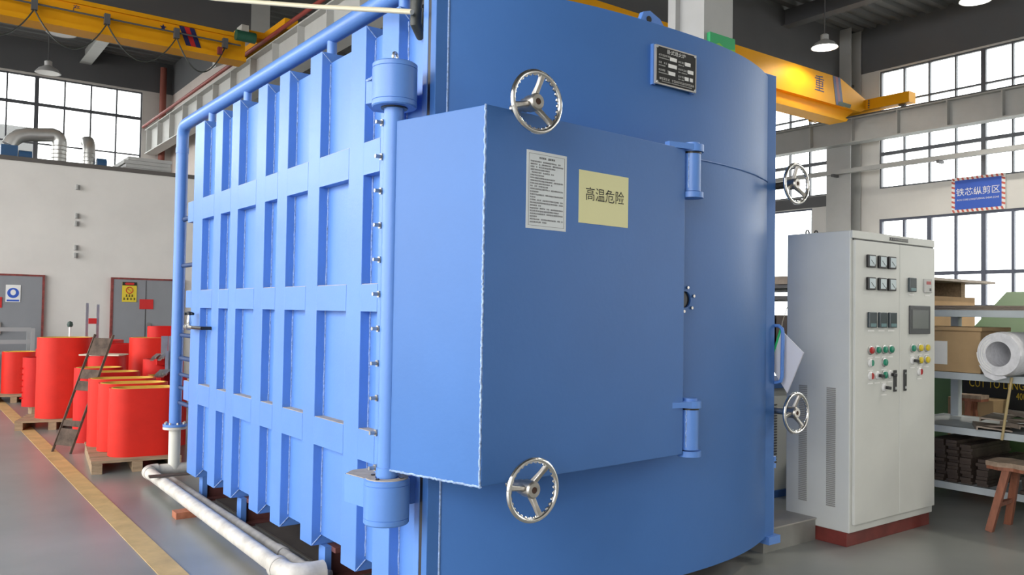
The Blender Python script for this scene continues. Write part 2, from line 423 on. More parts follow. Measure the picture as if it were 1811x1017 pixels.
# inner white room with two grey doors
struct(MB().box(-8, 6.0, 18.0, 18.2, 0, 4.28).build('wall_inner', WALLW))
struct(MB().box(5.8, 6.0, 18.2, 24.0, 0, 4.28).build('wall_inner_side', WALLW))
struct(MB().box(-8, 6.0, 17.97, 24.0, 4.28, 4.36).build('trim_40', mat('dark_coping', (0.10, 0.09, 0.085), 0.8)))
def hall_door(idx, x0, x1, split):
    d = struct(MB().box(x0, x1, 17.93, 18.0, 0, 2.11).build('door_%d' % idx, DOORG))
    f = MB().box(x0-0.04, x0, 17.92, 18.0, 0, 2.145).box(x1, x1+0.04, 17.92, 18.0, 0, 2.145).box(x0, x1, 17.92, 18.0, 2.11, 2.145)
    f.build('door_frame', DOORF, d)
    MB().box(split-0.006, split+0.006, 17.926, 17.932, 0.02, 2.1).build('leaf_gap', DARK, d)
    h = MB().box(split+0.05, split+0.10, 17.90, 17.93, 1.02, 1.24)
    h.cyl((split+0.075, 17.90, 1.10), (split+0.075, 17.86, 1.10), 0.012).cyl((split+0.075, 17.865, 1.10), (split+0.21, 17.865, 1.09), 0.012)
    h.build('door_handle', STEEL, d)
    return d
hall_door(1, 0.75, 2.20, 1.45)
hall_door(2, 3.44, 4.75, 4.05)
XA, ZA = (1, 0, 0), (0, 0, 1)
# door notices
p = root('mandatory_sign', (1.725, 17.92, 1.55), 'small white notice with blue round symbol on the left grey door', 'sign')
MB().box(1.605, 1.845, 17.918, 17.926, 1.62, 1.94).build('sheet', WHITE, p)
MB().cyl((1.725, 17.918, 1.79), (1.725, 17.914, 1.79), 0.095, 28).build('blue_disc', BLUES, p)
MB().extr([(0.045*math.cos(a*0.5236), 0.055*math.sin(a*0.5236)-0.0) for a in range(12)], (1.725, 17.914, 1.80), XA, ZA, (0, -0.002, 0)).build('face_symbol', WHITE, p)
MB().box(1.625, 1.825, 17.915, 17.918, 1.635, 1.665).build('caption_bar', BLUES, p)
p = root('warning_notice', (3.735, 17.92, 1.55), 'yellow danger notice with black header on the right grey door', 'sign')
MB().box(3.60, 3.87, 17.918, 17.926, 1.66, 2.06).build('sheet', mat('notice_yellow', (0.70, 0.55, 0.04), 0.5), p)
MB().box(3.60, 3.87, 17.914, 17.918, 1.99, 2.06).build('header', INK, p)
MB().extr([(-0.09, 0), (-0.07, -0.022), (0.07, -0.022), (0.09, 0), (0.07, 0.022), (-0.07, 0.022)], (3.735, 17.914, 2.025), XA, ZA, (0, -0.003, 0)).build('header_mark', REDC, p)
MB().torus((3.735, 17.915, 1.895), (0, 1, 0), 0.062, 0.008, 28, 6).bar((3.695, 17.913, 1.935), (3.775, 17.913, 1.855), 0.004, 0.014, (0, 1, 0)).build('prohibition_ring', REDC, p)
for z_, n_, w_ in ((1.785, 3, 0.046), (1.72, 4, 0.055)):
    for i in range(n_):
        x_ = 3.735 + (i-(n_-1)/2)*w_*1.15
        MB().box(x_-w_*0.36, x_+w_*0.36, 17.914, 17.918, z_+0.008, z_+0.018).box(x_-w_*0.36, x_+w_*0.36, 17.914, 17.918, z_-0.022, z_-0.012).box(x_-0.006, x_+0.006, 17.914, 17.918, z_-0.022, z_+0.026).build('caption_mark', INK, p)
for nm, xx, zz, lab in (('red_notice', 1.42, 1.61, 'plain red notice on the left grey door'), ('red_notice', 4.06, 1.62, 'plain red notice on the right grey door')):
    tag(MB().box(xx-0.13, xx+0.13, 17.915, 17.924, zz-0.10, zz+0.10).build(nm, REDC), lab, 'sign')
# small wall brackets on the white inner wall
for i, (z, lab) in enumerate(((3.88, 'topmost small grey bracket on the white inner wall'), (3.32, 'upper bracket of the middle pair on the white inner wall'), (3.17, 'lower bracket of the middle pair on the white inner wall'), (2.70, 'upper bracket of the lowest pair on the white inner wall'), (2.55, 'lower bracket of the lowest pair on the white inner wall'))):
    q = MB().box(2.72, 2.75, 17.90, 18.0, z-0.05, z+0.05).box(2.75, 2.80, 17.985, 18.0, z-0.05, z+0.05)
    tag(q.build('wall_bracket', BEAMG), lab, 'bracket', 'wall brackets')

# ------------------------------------------------------------------ crane runways
def runway(x, y0, y1, z0, z1, ys, m, name, label):
    r = root(name, (x, (y0+y1)/2, z0), label, 'beam')
    MB().box(x-0.02, x+0.02, y0, y1, z0+0.03, z1-0.03).build('web', m, r)
    MB().box(x-0.17, x+0.17, y0, y1, z0, z0+0.03).build('bottom_flange', m, r)
    MB().box(x-0.17, x+0.17, y0, y1, z1-0.03, z1).build('top_flange', m, r)
    first = None
    for yy in ys:
        if first is None: first = MB().box(x-0.16, x-0.02, yy-0.015, yy+0.015, z0+0.03, z1-0.03).box(x+0.02, x+0.16, yy-0.015, yy+0.015, z0+0.03, z1-0.03).build('stiffener', m, r); f0 = yy
        else: share(first, 'stiffener', r, (0, yy-f0, 0))
    MB().box(x-0.035, x+0.035, y0, y1, z1, z1+0.07).build('crane_rail', BEAMD, r)
    return r
RUNL = mat('runway_light_grey', (0.50, 0.50, 0.48), 0.55, var=0.05)
ra = runway(6.3, 0.5, 27.9, 6.38, 7.16, [27.7 - 1.36*i for i in range(20)], RUNL, 'crane_runway', 'light grey stiffened crane beam with red bar behind the furnace')
MB().cyl((6.08, 0.5, 7.24), (6.08, 27.9, 7.24), 0.045, 12).build('conductor_bar', REDPIPE, ra, smooth=True)
rb = runway(20.3, -8, 27.9, 6.2, 6.86, [13.4 - 1.24*i for i in range(10)], BEAMG, 'crane_runway', 'dark grey crane beam crossing the right hand windows')
rc = root('pipe_rail', (20.3, 10, 5.4), 'grey horizontal rail below the right crane beam', 'rail')
MB().box(20.24, 20.36, -8, 27.9, 5.43, 5.54).build('rail_bar', BEAMG, rc)
for yy in (16.5, 12.72, 9.9, 7.9):
    MB().box(20.15, 20.42, yy-0.03, yy+0.03, 5.36, 5.43).build('bracket', BEAMD, rc)

# ------------------------------------------------------------------ overhead cranes
cr = root('overhead_crane', (-1, 17.5, 6.7), 'yellow overhead crane with hanging cable loops at the upper left', 'crane')
b = MB().box(-8, 5.75, 17.36, 17.64, 6.86, 7.26); b.box(-8, 5.75, 17.30, 17.70, 7.26, 7.34); b.box(-8, 5.75, 17.26, 17.74, 6.76, 6.86)
b.build('girder', CRANE, cr)
ec = MB().box(6.16, 6.44, 16.2, 18.8, 7.28, 7.50).box(5.6, 6.16, 17.34, 17.66, 7.34, 7.48).build('end_carriage', CRANE, cr)
for yy in (16.4, 18.6): MB().cyl((6.26, yy, 7.33), (6.34, yy, 7.33), 0.095, 18).build('wheel', BEAMD, ec, smooth=True)
mt = MB().cyl((5.45, 17.05, 7.22), (5.85, 17.05, 7.22), 0.11, 18).build('drive_motor', mat('motor_green', (0.02, 0.10, 0.06), 0.5), cr, smooth=True)
MB().box(5.55, 5.70, 17.0, 17.3, 7.25, 7.45).build('gearbox', mat('gear_beige', (0.45, 0.44, 0.40), 0.5), cr)
MB().box(5.12, 5.20, 17.1, 17.2, 6.78, 6.92).build('limit_switch', REDW, cr)
MB().cyl((-8, 17.2, 7.06), (5.6, 17.2, 7.06), 0.018, 8).build('festoon_rail', BEAMD, cr)
tro = [-3.2, -1.9, -0.6, 0.62, 1.84, 3.05, 4.32, 5.28]
for x in tro: MB().box(x-0.05, x+0.05, 17.15, 17.25, 6.94, 7.14).build('cable_trolley', BEAMD, cr)
for x0, x1 in zip(tro, tro[1:]):
    MB().tube([(x0+(x1-x0)*t/14, 17.18, 6.95 - 0.60*(1-(2*t/14-1)**2)) for t in range(15)], 0.014, 6).build('cable_loop', RUBBER, cr, smooth=True)
text('girder_mark', '产', 0.14, (2.55, 17.355, 7.17), XA, ZA, NAVY, cr)
MB().extr([(0.07*(1 if i % 2 == 0 else 0.42)*math.sin(i*math.pi/5), 0.07*(1 if i % 2 == 0 else 0.42)*math.cos(i*math.pi/5)) for i in range(10)], (4.10, 17.355, 7.16), XA, ZA, (0, -0.004, 0)).build('star_mark', NAVY, cr)
for i, mm in enumerate((NAVY, REDC, NAVY)):
    MB().extr([(0, 0.40), (0.10, 0.40), (0.26, 0.0), (0.16, 0.0)], (4.40+0.10*i, 17.352, 6.86), XA, ZA, (0, -0.004, 0)).build('stripe', mm, cr)

cr = root('overhead_crane', (13, 11.95, 6.5), 'yellow box girder crane with a lamp lit patch at the upper right', 'crane')
b = MB()
prof = [(7.0, 6.90), (19.9, 6.90), (20.13, 7.0), (20.13, 7.26), (18.95, 7.62), (7.0, 7.62)]
b.extr(prof, (0, 11.75, 0), XA, ZA, (0, 0.42, 0))
g = b.build('girder', CRANE, cr)
MB().extr([(7.0, 6.62), (19.3, 6.62), (19.75, 6.90), (7.0, 6.90)], (0, 11.88, 0), XA, ZA, (0, 0.16, 0)).build('lower_web', CRANE, cr)
MB().extr([(7.0, 6.54), (19.2, 6.54), (19.28, 6.62), (7.0, 6.62)], (0, 11.72, 0), XA, ZA, (0, 0.48, 0)).build('lower_flange', CRANE, cr)
ec = MB().box(20.14, 20.46, 10.6, 13.45, 6.99, 7.26).build('end_carriage', CRANE, cr)
for yy in (10.85, 13.2): MB().cyl((20.26, yy, 7.05), (20.34, yy, 7.05), 0.115, 18).build('wheel', BEAMD, ec, smooth=True)
for i in range(4): MB().cyl((20.14, 11.66, 7.03+0.06*i), (20.11, 11.66, 7.03+0.06*i), 0.02, 6).build('bolt', BEAMD, ec)
text('girder_mark', '重', 0.44, (18.05, 11.744, 7.28), XA, ZA, NAVY, cr)
for i, mm in enumerate((NAVY, REDW, NAVY)):
    MB().extr([(0, 0.71), (0.11, 0.71), (0.26, 0.0), (0.15, 0.0)], (18.62+0.11*i, 11.748, 6.905), XA, ZA, (0, -0.004, 0)).build('stripe', mm, cr)
MB().extr([(0, 0), (0.55, 0), (0.60, 0.10), (0.05, 0.10)], (18.85, 11.744, 6.915), XA, ZA, (0, -0.003, 0)).build('maker_strip', mat('dull_green_print', (0.05, 0.08, 0.05), 0.6), cr)

# ------------------------------------------------------------------ pendant lamps
def lamp(x, y, z, lit, label, energy=1400, cone=125):
    r = root('pendant_lamp', (x, y, z), label, 'lamp', 'high bay pendant lamps')
    s = MB().lathe([(0.26, 0.03), (0.30, 0.0), (0.29, 0.02), (0.22, 0.11), (0.11, 0.17), (0.09, 0.19), (0.09, 0.30), (0.04, 0.33), (0.0, 0.33)], (x, y, z), (0, 0, 1), 28)
    s.build('shade', LAMPSH, r, smooth=True)
    MB().lathe([(0.0, 0.004), (0.275, 0.004), (0.275, 0.012), (0.0, 0.012)], (x, y, z), (0, 0, 1), 28).build('lens', LAMPON if lit else LAMPOFF, r)
    MB().cyl((x, y, z+0.33), (x, y, RZ), 0.012, 8).build('hanger', BEAMD, r)
    if lit:
        l = bpy.data.lights.new('lamp_bulb', 'SPOT'); l.energy = energy; l.spot_size = math.radians(cone); l.spot_blend = 0.25; l.color = (1, 0.95, 0.84); l.shadow_soft_size = 0.2
        o = bpy.data.objects.new('lamp_bulb', l); COL.objects.link(o); o.parent = r; o.location = (0, 0, -0.02)
lamp(2.92, 24.0, 7.5, False, 'dull white pendant lamp above the left window, hanging lower')
lamp(2.70, 20.3, 7.5, False, 'round pendant lamp just below the yellow crane at upper left')
lamp(17.1, 11.0, 7.82, True, 'lit pendant lamp beside the right yellow crane', 170, 156)
lamp(17.0, 7.6, 7.9, True, 'lit pendant lamp at the top right corner', 900)
# added lamps out of view, brightening the cabinet and floor of the right bay
for i, (x, y) in enumerate(((10.6, 1.0), (14.6, 1.0), (10.6, -4.0), (14.6, -4.0))):
    lamp(x, y, 7.6, True, ('nearest', 'second', 'third', 'fourth')[i] + ' added lamp, out of view, brightening the right bay', 950)

# ------------------------------------------------------------------ wall signs
s = root('zone_sign', (20.97, 9.32, 4.2), 'blue zone sign with white Chinese lettering and striped border', 'sign')
MB().box(20.94, 20.98, 8.78, 9.86, 4.27, 4.99).build('panel', BLUES, s)
cell = 0.06; k2 = 0
for (ya, yb, za, zb) in ((8.70, 9.94, 4.99, 5.06), (8.70, 9.94, 4.20, 4.27), (8.70, 8.78, 4.27, 4.99), (9.86, 9.94, 4.27, 4.99)):
    MB().box(20.945, 20.98, ya, yb, za, zb).build('border', WHITE, s)
    Lh = yb-ya if yb-ya > 0.2 else zb-za; nst = int(Lh/0.105)
    for i in range(nst):
        t = (i+0.25)*Lh/nst; d = 0.05
        q = MB()
        if yb-ya > 0.2: q.extr([(ya+t, za), (ya+t+d, za), (min(ya+t+d+0.03, yb), zb), (ya+t+0.03, zb)], (20.943, 0, 0), (0, 1, 0), ZA, (0.002, 0, 0))
        else: q.extr([(ya, za+t), (yb, za+t+0.03), (yb, min(za+t+d+0.03, zb)), (ya, za+t+d)], (20.943, 0, 0), (0, 1, 0), ZA, (0.002, 0, 0))
        q.build('border_stripe', mat('stripe_red', (0.55, 0.10, 0.07), 0.5), s)
text('lettering', '铁芯纵剪区', 0.205, (20.935, 9.32, 4.68), (0, -1, 0), ZA, WHITE, s)
text('small_lettering', 'IRON CORE LONGITUDINAL SHEAR ZONE', 0.062, (20.935, 9.32, 4.50), (0, -1, 0), ZA, WHITE, s, sx=0.82)
s = root('green_sign', (6.85, 5.62, 4.3), 'green sign on the grey column above the furnace', 'sign')
MB().box(6.66, 7.06, 5.60, 5.645, 4.05, 4.52).build('panel', GREENS, s)
MB().extr([(0, 0), (0.4, 0), (0.4, 0.11), (0.26, 0.08), (0.14, 0.13), (0, 0.07)], (6.66, 5.60, 4.3), XA, ZA, (0, -0.003, 0)).build('leaf_band', mat('leaf_green', (0.20, 0.50, 0.04), 0.5), s)

# ================================================================== THE FURNACE
FX0, FX1 = 2.06, 4.54
fur = root('annealing_furnace', (3.3, 5.3, 0), 'large blue industrial annealing furnace with ribbed side and bulging front door', 'furnace')
body = MB().box(FX0, FX1, 3.44, 7.30, 0.255, 3.08).build('body', BLUE, fur)
RIBS = [(7.00, 7.26), (6.515, 6.69), (6.114, 6.285), (5.55, 5.728), (5.149, 5.32), (4.64, 4.812), (4.057, 4.24), (3.69, 3.868)]
RT, RB, RX = 3.14, 0.195, 2.0
for i, (y0, y1) in enumerate(RIBS):
    # mitred frame going round the body: side, top, far side and bottom
    o_ = [(RX, RB), (4.60, RB), (4.60, RT), (RX, RT)]; i_ = [(FX0, 0.255), (FX1, 0.255), (FX1, 3.08), (FX0, 3.08)]
    b = MB(); vs = []
    for yy in (y0, y1): vs += [(x, yy, z) for x, z in o_] + [(x, yy, z) for x, z in i_]
    fs = []
    for k in range(4):
        k2 = (k+1) % 4
        fs += [(k, k2, 4+k2, 4+k), (8+k, 12+k, 12+k2, 8+k2), (k, 8+k, 8+k2, k2), (4+k, 4+k2, 12+k2, 12+k)]
    b.add(vs, fs)
    rb_ = b.build('rib', BLUE, fur, bevel=0.004)
    # weld beads where the rib meets the side plate and along its mitres
    q = MB()
    n = 90
    q.tube([(FX0-0.002 + random.uniform(-0.002, 0.002), y0-0.002, 0.27 + 2.8*t/n) for t in range(n+1)], 0.0045, 5)
    q.tube([(RX+0.004, y0-0.001, RT-0.006), (FX0, y0-0.001, 3.082)], 0.004, 5)
    q.tube([(RX+0.004, y0-0.001, RB+0.006), (FX0, y0-0.001, 0.253)], 0.004, 5)
    q.build('weld_bead', WELD, rb_)
segs = []
ys = [7.42] + [v for r in RIBS for v in (r[1], r[0])]
for (z0, z1) in ((2.32, 2.495), (1.585, 1.73), (0.795, 0.957)):
    for a in range(0, len(ys)-1, 2):
        ya, yb = ys[a+1], ys[a]
        if a == len(ys)-1: continue
        cb = MB().box(RX, FX0+0.01, ya, yb, z0, z1).build('cross_beam', BLUE, fur)
        MB().box(RX+0.004, FX0, ya+0.004, yb-0.004, z1, z1+0.003).build('dust_layer', DUST, cb)
    # short end stub from the last rib to the flange
    MB().box(RX, FX0+0.01, 3.44, 3.69, z0, z1).build('cross_beam', BLUE, fur)
# support beams below
for yy in (7.05, 6.10, 4.62, 3.62):
    lg = MB().box(2.10, 4.5, yy-0.10, yy+0.10, 0.165, 0.195).box(2.10, 4.5, yy-0.012, yy+0.012, 0.02, 0.165).box(2.10, 4.5, yy-0.10, yy+0.10, 0.0, 0.02).build('support_beam', REDBASE, fur)
    MB().box(2.06, 2.10, yy-0.045, yy+0.045, 0.0, 0.195).build('end_plate', BLUE, lg)
MB().box(2.15, 4.45, 3.5, 7.2, 0.0, 0.012).build('floor_shade', mat('floor_shade_dark', (0.07, 0.06, 0.055), 0.7, var=0.3), fur)  # dark sheet standing in for the shade on the floor below the furnace

# body flange, gasket gap, door flange
MB().box(2.0, 4.62, 3.40, 3.445, 0.15, 3.18).build('body_flange', BLUE, fur, bevel=0.003)
MB().box(2.003, 4.617, 3.372, 3.401, 0.153, 3.177).build('gasket', DARK, fur)
CX, HW, DY = 3.30, 1.235, 3.33
def shell_y(x):
    u = abs((x-CX)/HW); return DY - 0.235*(1 - min(u, 1)**2.6)
N = 48
xs = [CX - HW + 2*HW*(0.5-0.5*math.cos(math.pi*i/N)) for i in range(N+1)]
front = [(x, shell_y(x)-0.002) for x in xs]
door = MB().prism(front + [(4.535, 3.36), (2.065, 3.36)], 0.17, 3.16).build('door_shell', BLUE_SHADE, fur, smooth=True)
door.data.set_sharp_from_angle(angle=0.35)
MB().box(2.0, 4.62, 3.325, 3.373, 0.15, 3.18).build('door_flange', BLUE_SHADE, door, bevel=0.003)
MB().tube([(x, shell_y(x)-0.003, 2.468 + random.uniform(-0.001, 0.001)) for x in xs], 0.005, 6).build('seam_weld', BLUE_SHADE, door)
MB().tube([(2.067, 3.323, 0.17 + 2.99*t/160) for t in range(161)], 0.0045, 5).build('edge_weld', WELD, door)
# lifting lug on top
MB().extr([(0, 0), (0.24, 0), (0.17, 0.075), (0.09, 0.105), (0.04, 0.09)], (3.19, 3.18, 3.16), XA, ZA, (0, 0.03, 0)).build('lifting_lug', BLUE, door)
MB().lathe([(0.0, 0), (0.018, 0), (0.018, 0.004), (0.0, 0.004)], (3.27, 3.18, 3.215), (0, -1, 0), 16).build('lug_hole', DARK, door)
# flanged port beside the box
pt = MB().lathe([(0.045, 0), (0.085, 0), (0.085, 0.02), (0.045, 0.02)], (3.47, shell_y(3.47)-0.0, 1.678), (0, -1, 0), 28, closed=True).build('port_flange', BLUE_SHADE, door, smooth=True)
MB().cyl((3.47, shell_y(3.47)-0.002, 1.678), (3.47, shell_y(3.47)-0.008, 1.678), 0.046, 20).build('port_glass', DARK, pt)
for a in range(6):
    t = a*math.pi/3 + 0.3
    MB().cyl((3.47+0.067*math.cos(t), shell_y(3.47)-0.018, 1.678+0.067*math.sin(t)), (3.47+0.067*math.cos(t), shell_y(3.47)-0.03, 1.678+0.067*math.sin(t)), 0.009, 6).build('bolt', STEEL, pt)

# ---- square housing on the door
BL, BF, BR = Vector((1.825, 3.37)), Vector((1.969, 2.845)), Vector((3.311, 2.943))
bz0, bz1 = 0.866, 2.469
hb = MB().prism([tuple(BL), tuple(BF), tuple(BR), (3.311, 3.09), (2.3, 3.16), (2.0, 3.322), (1.9, 3.37)], bz0, bz1).build('housing', BLUE_SHADE, fur, bevel=0.003)
wb = MB()
wb.tube([(BF.x-0.006+random.uniform(-0.002, 0.002), BF.y+0.004+random.uniform(-0.002, 0.002), bz0 + (bz1-bz0)*t/150) for t in range(151)], 0.005, 5)
wb.build('weld_bead', WELD, hb)
MB().tube([tuple(BL + (BF-BL)*t/50 + Vector((0, 0))) + (bz0-0.001+random.uniform(-0.002, 0.002),) for t in range(51)], 0.005, 5).build('weld_bead', WELD, hb)
e = (BR-BF).normalized(); E3 = Vector((e.x, e.y, 0)); N3 = Vector((e.y, -e.x, 0))   # along face, outward
def face(s, z, d=0.0):
    return Vector((BF.x, BF.y, 0)) + E3*s + N3*d + Vector((0, 0, z))
def facebox(s0, s1, z0, z1, d0, d1):
    return MB().obox(face((s0+s1)/2, (z0+z1)/2, (d0+d1)/2), E3, N3, ZA, (s1-s0)/2, (d1-d0)/2, (z1-z0)/2)
# hinges of the housing door
for (z0, z1) in ((2.215, 2.50), (0.85, 1.145)):
    c = face(1.415, 0, -0.01)
    h = MB().cyl(c+Vector((0, 0, z0+0.035)), c+Vector((0, 0, z1-0.045)), 0.047, 24).build('housing_hinge', BLUE, fur, smooth=True)
    MB().lathe([(0, 0), (0.062, 0), (0.062, 0.03), (0, 0.03)], c+Vector((0, 0, z0)), ZA, 24).build('hinge_cap', BLUE, h, smooth=True)
    MB().lathe([(0, 0), (0.062, 0), (0.062, 0.038), (0.04, 0.038), (0.04, 0.05), (0, 0.05)], c+Vector((0, 0, z1-0.04)), ZA, 24).build('hinge_cap', BLUE, h, smooth=True)
    MB().lathe([(0, 0), (0.05, 0), (0.05, 0.008), (0, 0.008)], c+Vector((0, 0, z1-0.050)), ZA, 24).build('hinge_gap', DARK, h)
    ap = [(-0.19, 0.0), (0.0, -0.058), (0.0, 0.058), (-0.19, 0.03)]
    MB().extr(ap, c+Vector((0, 0, z1-0.035)), E3, -N3, (0, 0, 0.03)).build('hinge_arm', BLUE, h)
    MB().obox(face(1.375, (z0+z1)/2, -0.035), E3, N3, ZA, 0.03, 0.02, (z1-z0)/2-0.045).build('hinge_leaf', BLUE, h)
    MB().tube([face(1.372, z0+0.05+(z1-z0-0.1)*t/40, 0.002+random.uniform(-0.002, 0.002)) for t in range(41)], 0.004, 5).build('weld_bead', WELD, h)
# paper notices on the housing
sh = facebox(0.225, 0.470, 1.965, 2.310, 0.0, 0.002).build('instruction_sheet', PAPER, fur); sh['label'] = 'white printed instruction sheet'
for (a, c_, d_, f_) in ((0.238, 0.457, 2.296, 2.2975), (0.238, 0.457, 1.978, 1.9795), (0.238, 0.2395, 1.978, 2.2975), (0.4555, 0.457, 1.978, 2.2975)):
    facebox(a, c_, d_, f_, 0.002, 0.0026).build('border_line', GREYINK, sh)
# print too small to read: rows of character sized marks
def print_row(parent, o, ax, length, size, m, name='print_row', step=1.12):
    b = MB(); ax = Vector(ax).normalized(); x = 0.0; nrm = ax.cross(Vector(ZA))
    while x < length:
        if random.random() > 0.06:
            wd = size*random.uniform(0.7, 0.95)
            for k in range(2):
                hh = size*random.uniform(0.10, 0.16); zc = (k-0.5)*size*0.5 + random.uniform(-1, 1)*size*0.06
                b.obox(Vector(o) + ax*(x+wd/2) + Vector((0, 0, zc)), ax, nrm, ZA, wd/2, 0.0004, hh)
            b.obox(Vector(o) + ax*(x+wd*random.uniform(0.3, 0.7)), ax, nrm, ZA, size*0.08, 0.0004, size*0.42)
        x += size*step
    r = b.build(name, m, parent); r['kind'] = 'stuff'; return r
print_row(sh, face(0.300, 2.281, 0.003), E3, 0.095, 0.0095, INK, 'heading')
for i, f_ in enumerate((0.88, 0.98, 0.72, 0.55, 0.66, 0.40, 0.70, 0.97, 0.65, 0.52, 0.98, 0.22, 0.98, 0.16, 0.98, 0.98, 0.30, 0.98, 0.86, 0.98, 0.20, 0.98, 0.50)):
    print_row(sh, face(0.247, 2.263-0.0122*i, 0.003), E3, 0.205*f_, 0.0075, GREYINK)
ys_ = facebox(0.552, 0.895, 2.015, 2.262, 0.0, 0.002).build('warning_sticker', YELSIGN, fur); ys_['label'] = 'pale yellow high temperature sticker'
text('lettering', '高温危险', 0.068, face(0.728, 2.150, 0.003), E3, ZA, INK, ys_)

# ---- hand wheels
def handwheel(c, m_phase, shaft_len, D=0.272, thread=False):
    c = Vector(c); ax = Vector((0, -1, 0)); R = D/2 - 0.011
    b = MB().torus(c, ax, R, 0.011, 56, 12)
    # finger grips: scallops on the inner rear edge of the rim
    a1 = Vector((1, 0, 0)); b1 = Vector((0, 0, 1))
    for k in range(30):
        t = 2*math.pi*k/30; p = c + (a1*math.cos(t)+b1*math.sin(t))*(R-0.0095) - ax*0.003
        b.lathe([(0, -0.010), (0.0055, -0.0065), (0.0075, 0), (0.0055, 0.0065), (0, 0.010)], p, a1*-math.sin(t)+b1*math.cos(t), 6)
    rim = b.build('handwheel', CHROME, fur, smooth=True)
    hub = c - ax*0.03
    MB().lathe([(0.0, 0.034), (0.014, 0.034), (0.014, 0.04), (0.030, 0.04), (0.036, 0.032), (0.036, -0.02), (0.028, -0.04), (0.0, -0.04)], hub, ax, 24).build('hub', STEEL, rim, smooth=True)
    MB().cyl(hub+ax*0.034, hub+ax*0.0385, 0.0135, 16).build('hub_bore', mat('rusty_bore', (0.05, 0.02, 0.012), 0.7), rim)
    for k in range(3):
        t = m_phase + 2*math.pi*k/3; d = a1*math.cos(t)+b1*math.sin(t); sd = a1*-math.sin(t)+b1*math.cos(t)
        p0 = hub + d*0.028 + ax*0.005; p1 = c + d*(R-0.002); q = MB(); V = []
        for p, wv, hv in ((p0, 0.017, 0.010), (p0.lerp(p1, 0.5), 0.014, 0.008), (p1, 0.017, 0.007)):
            V += [p-sd*wv-ax*hv, p+sd*wv-ax*hv, p+sd*wv*0.6+ax*hv, p-sd*wv*0.6+ax*hv]
        fs = [(3, 2, 1, 0), (8, 9, 10, 11)]
        for j in (0, 4):
            for i in range(4): fs.append((j+i, j+(i+1) % 4, j+4+(i+1) % 4, j+4+i))
        q.add(V, fs).build('spoke', STEEL, rim, smooth=True, bevel=0.003)
    s0 = hub - ax*0.035
    if thread:
        b = MB(); prof = []
        n = 22
        for i in range(n):
            h = shaft_len*i/n; prof += [(0.024, h), (0.020, h+shaft_len/n*0.5)]
        prof.append((0.024, shaft_len))
        b.lathe(prof, s0, -ax, 16).build('threaded_shaft', BLACKOIL, rim)
    else:
        MB().lathe([(0.030, 0), (0.030, 0.02), (0.022, 0.025), (0.022, shaft_len)], s0, -ax, 20).build('shaft', STEEL, rim, smooth=True)
    return rim
handwheel((2.12, 2.70, 2.476), math.radians(75), 0.10)
handwheel((2.13, 2.70, 0.862), math.radians(50), 0.10)
handwheel((4.645, 3.185, 2.452), math.radians(85), 0.17, thread=True)
handwheel((4.655, 3.185, 0.974), math.radians(70), 0.17)
# clamp brackets that carry the right hand wheels
for z in (2.452, 0.974): MB().box(4.60, 4.70, 3.40, 3.46, z-0.05, z+0.05).build('clamp_bracket', BLUE, fur)

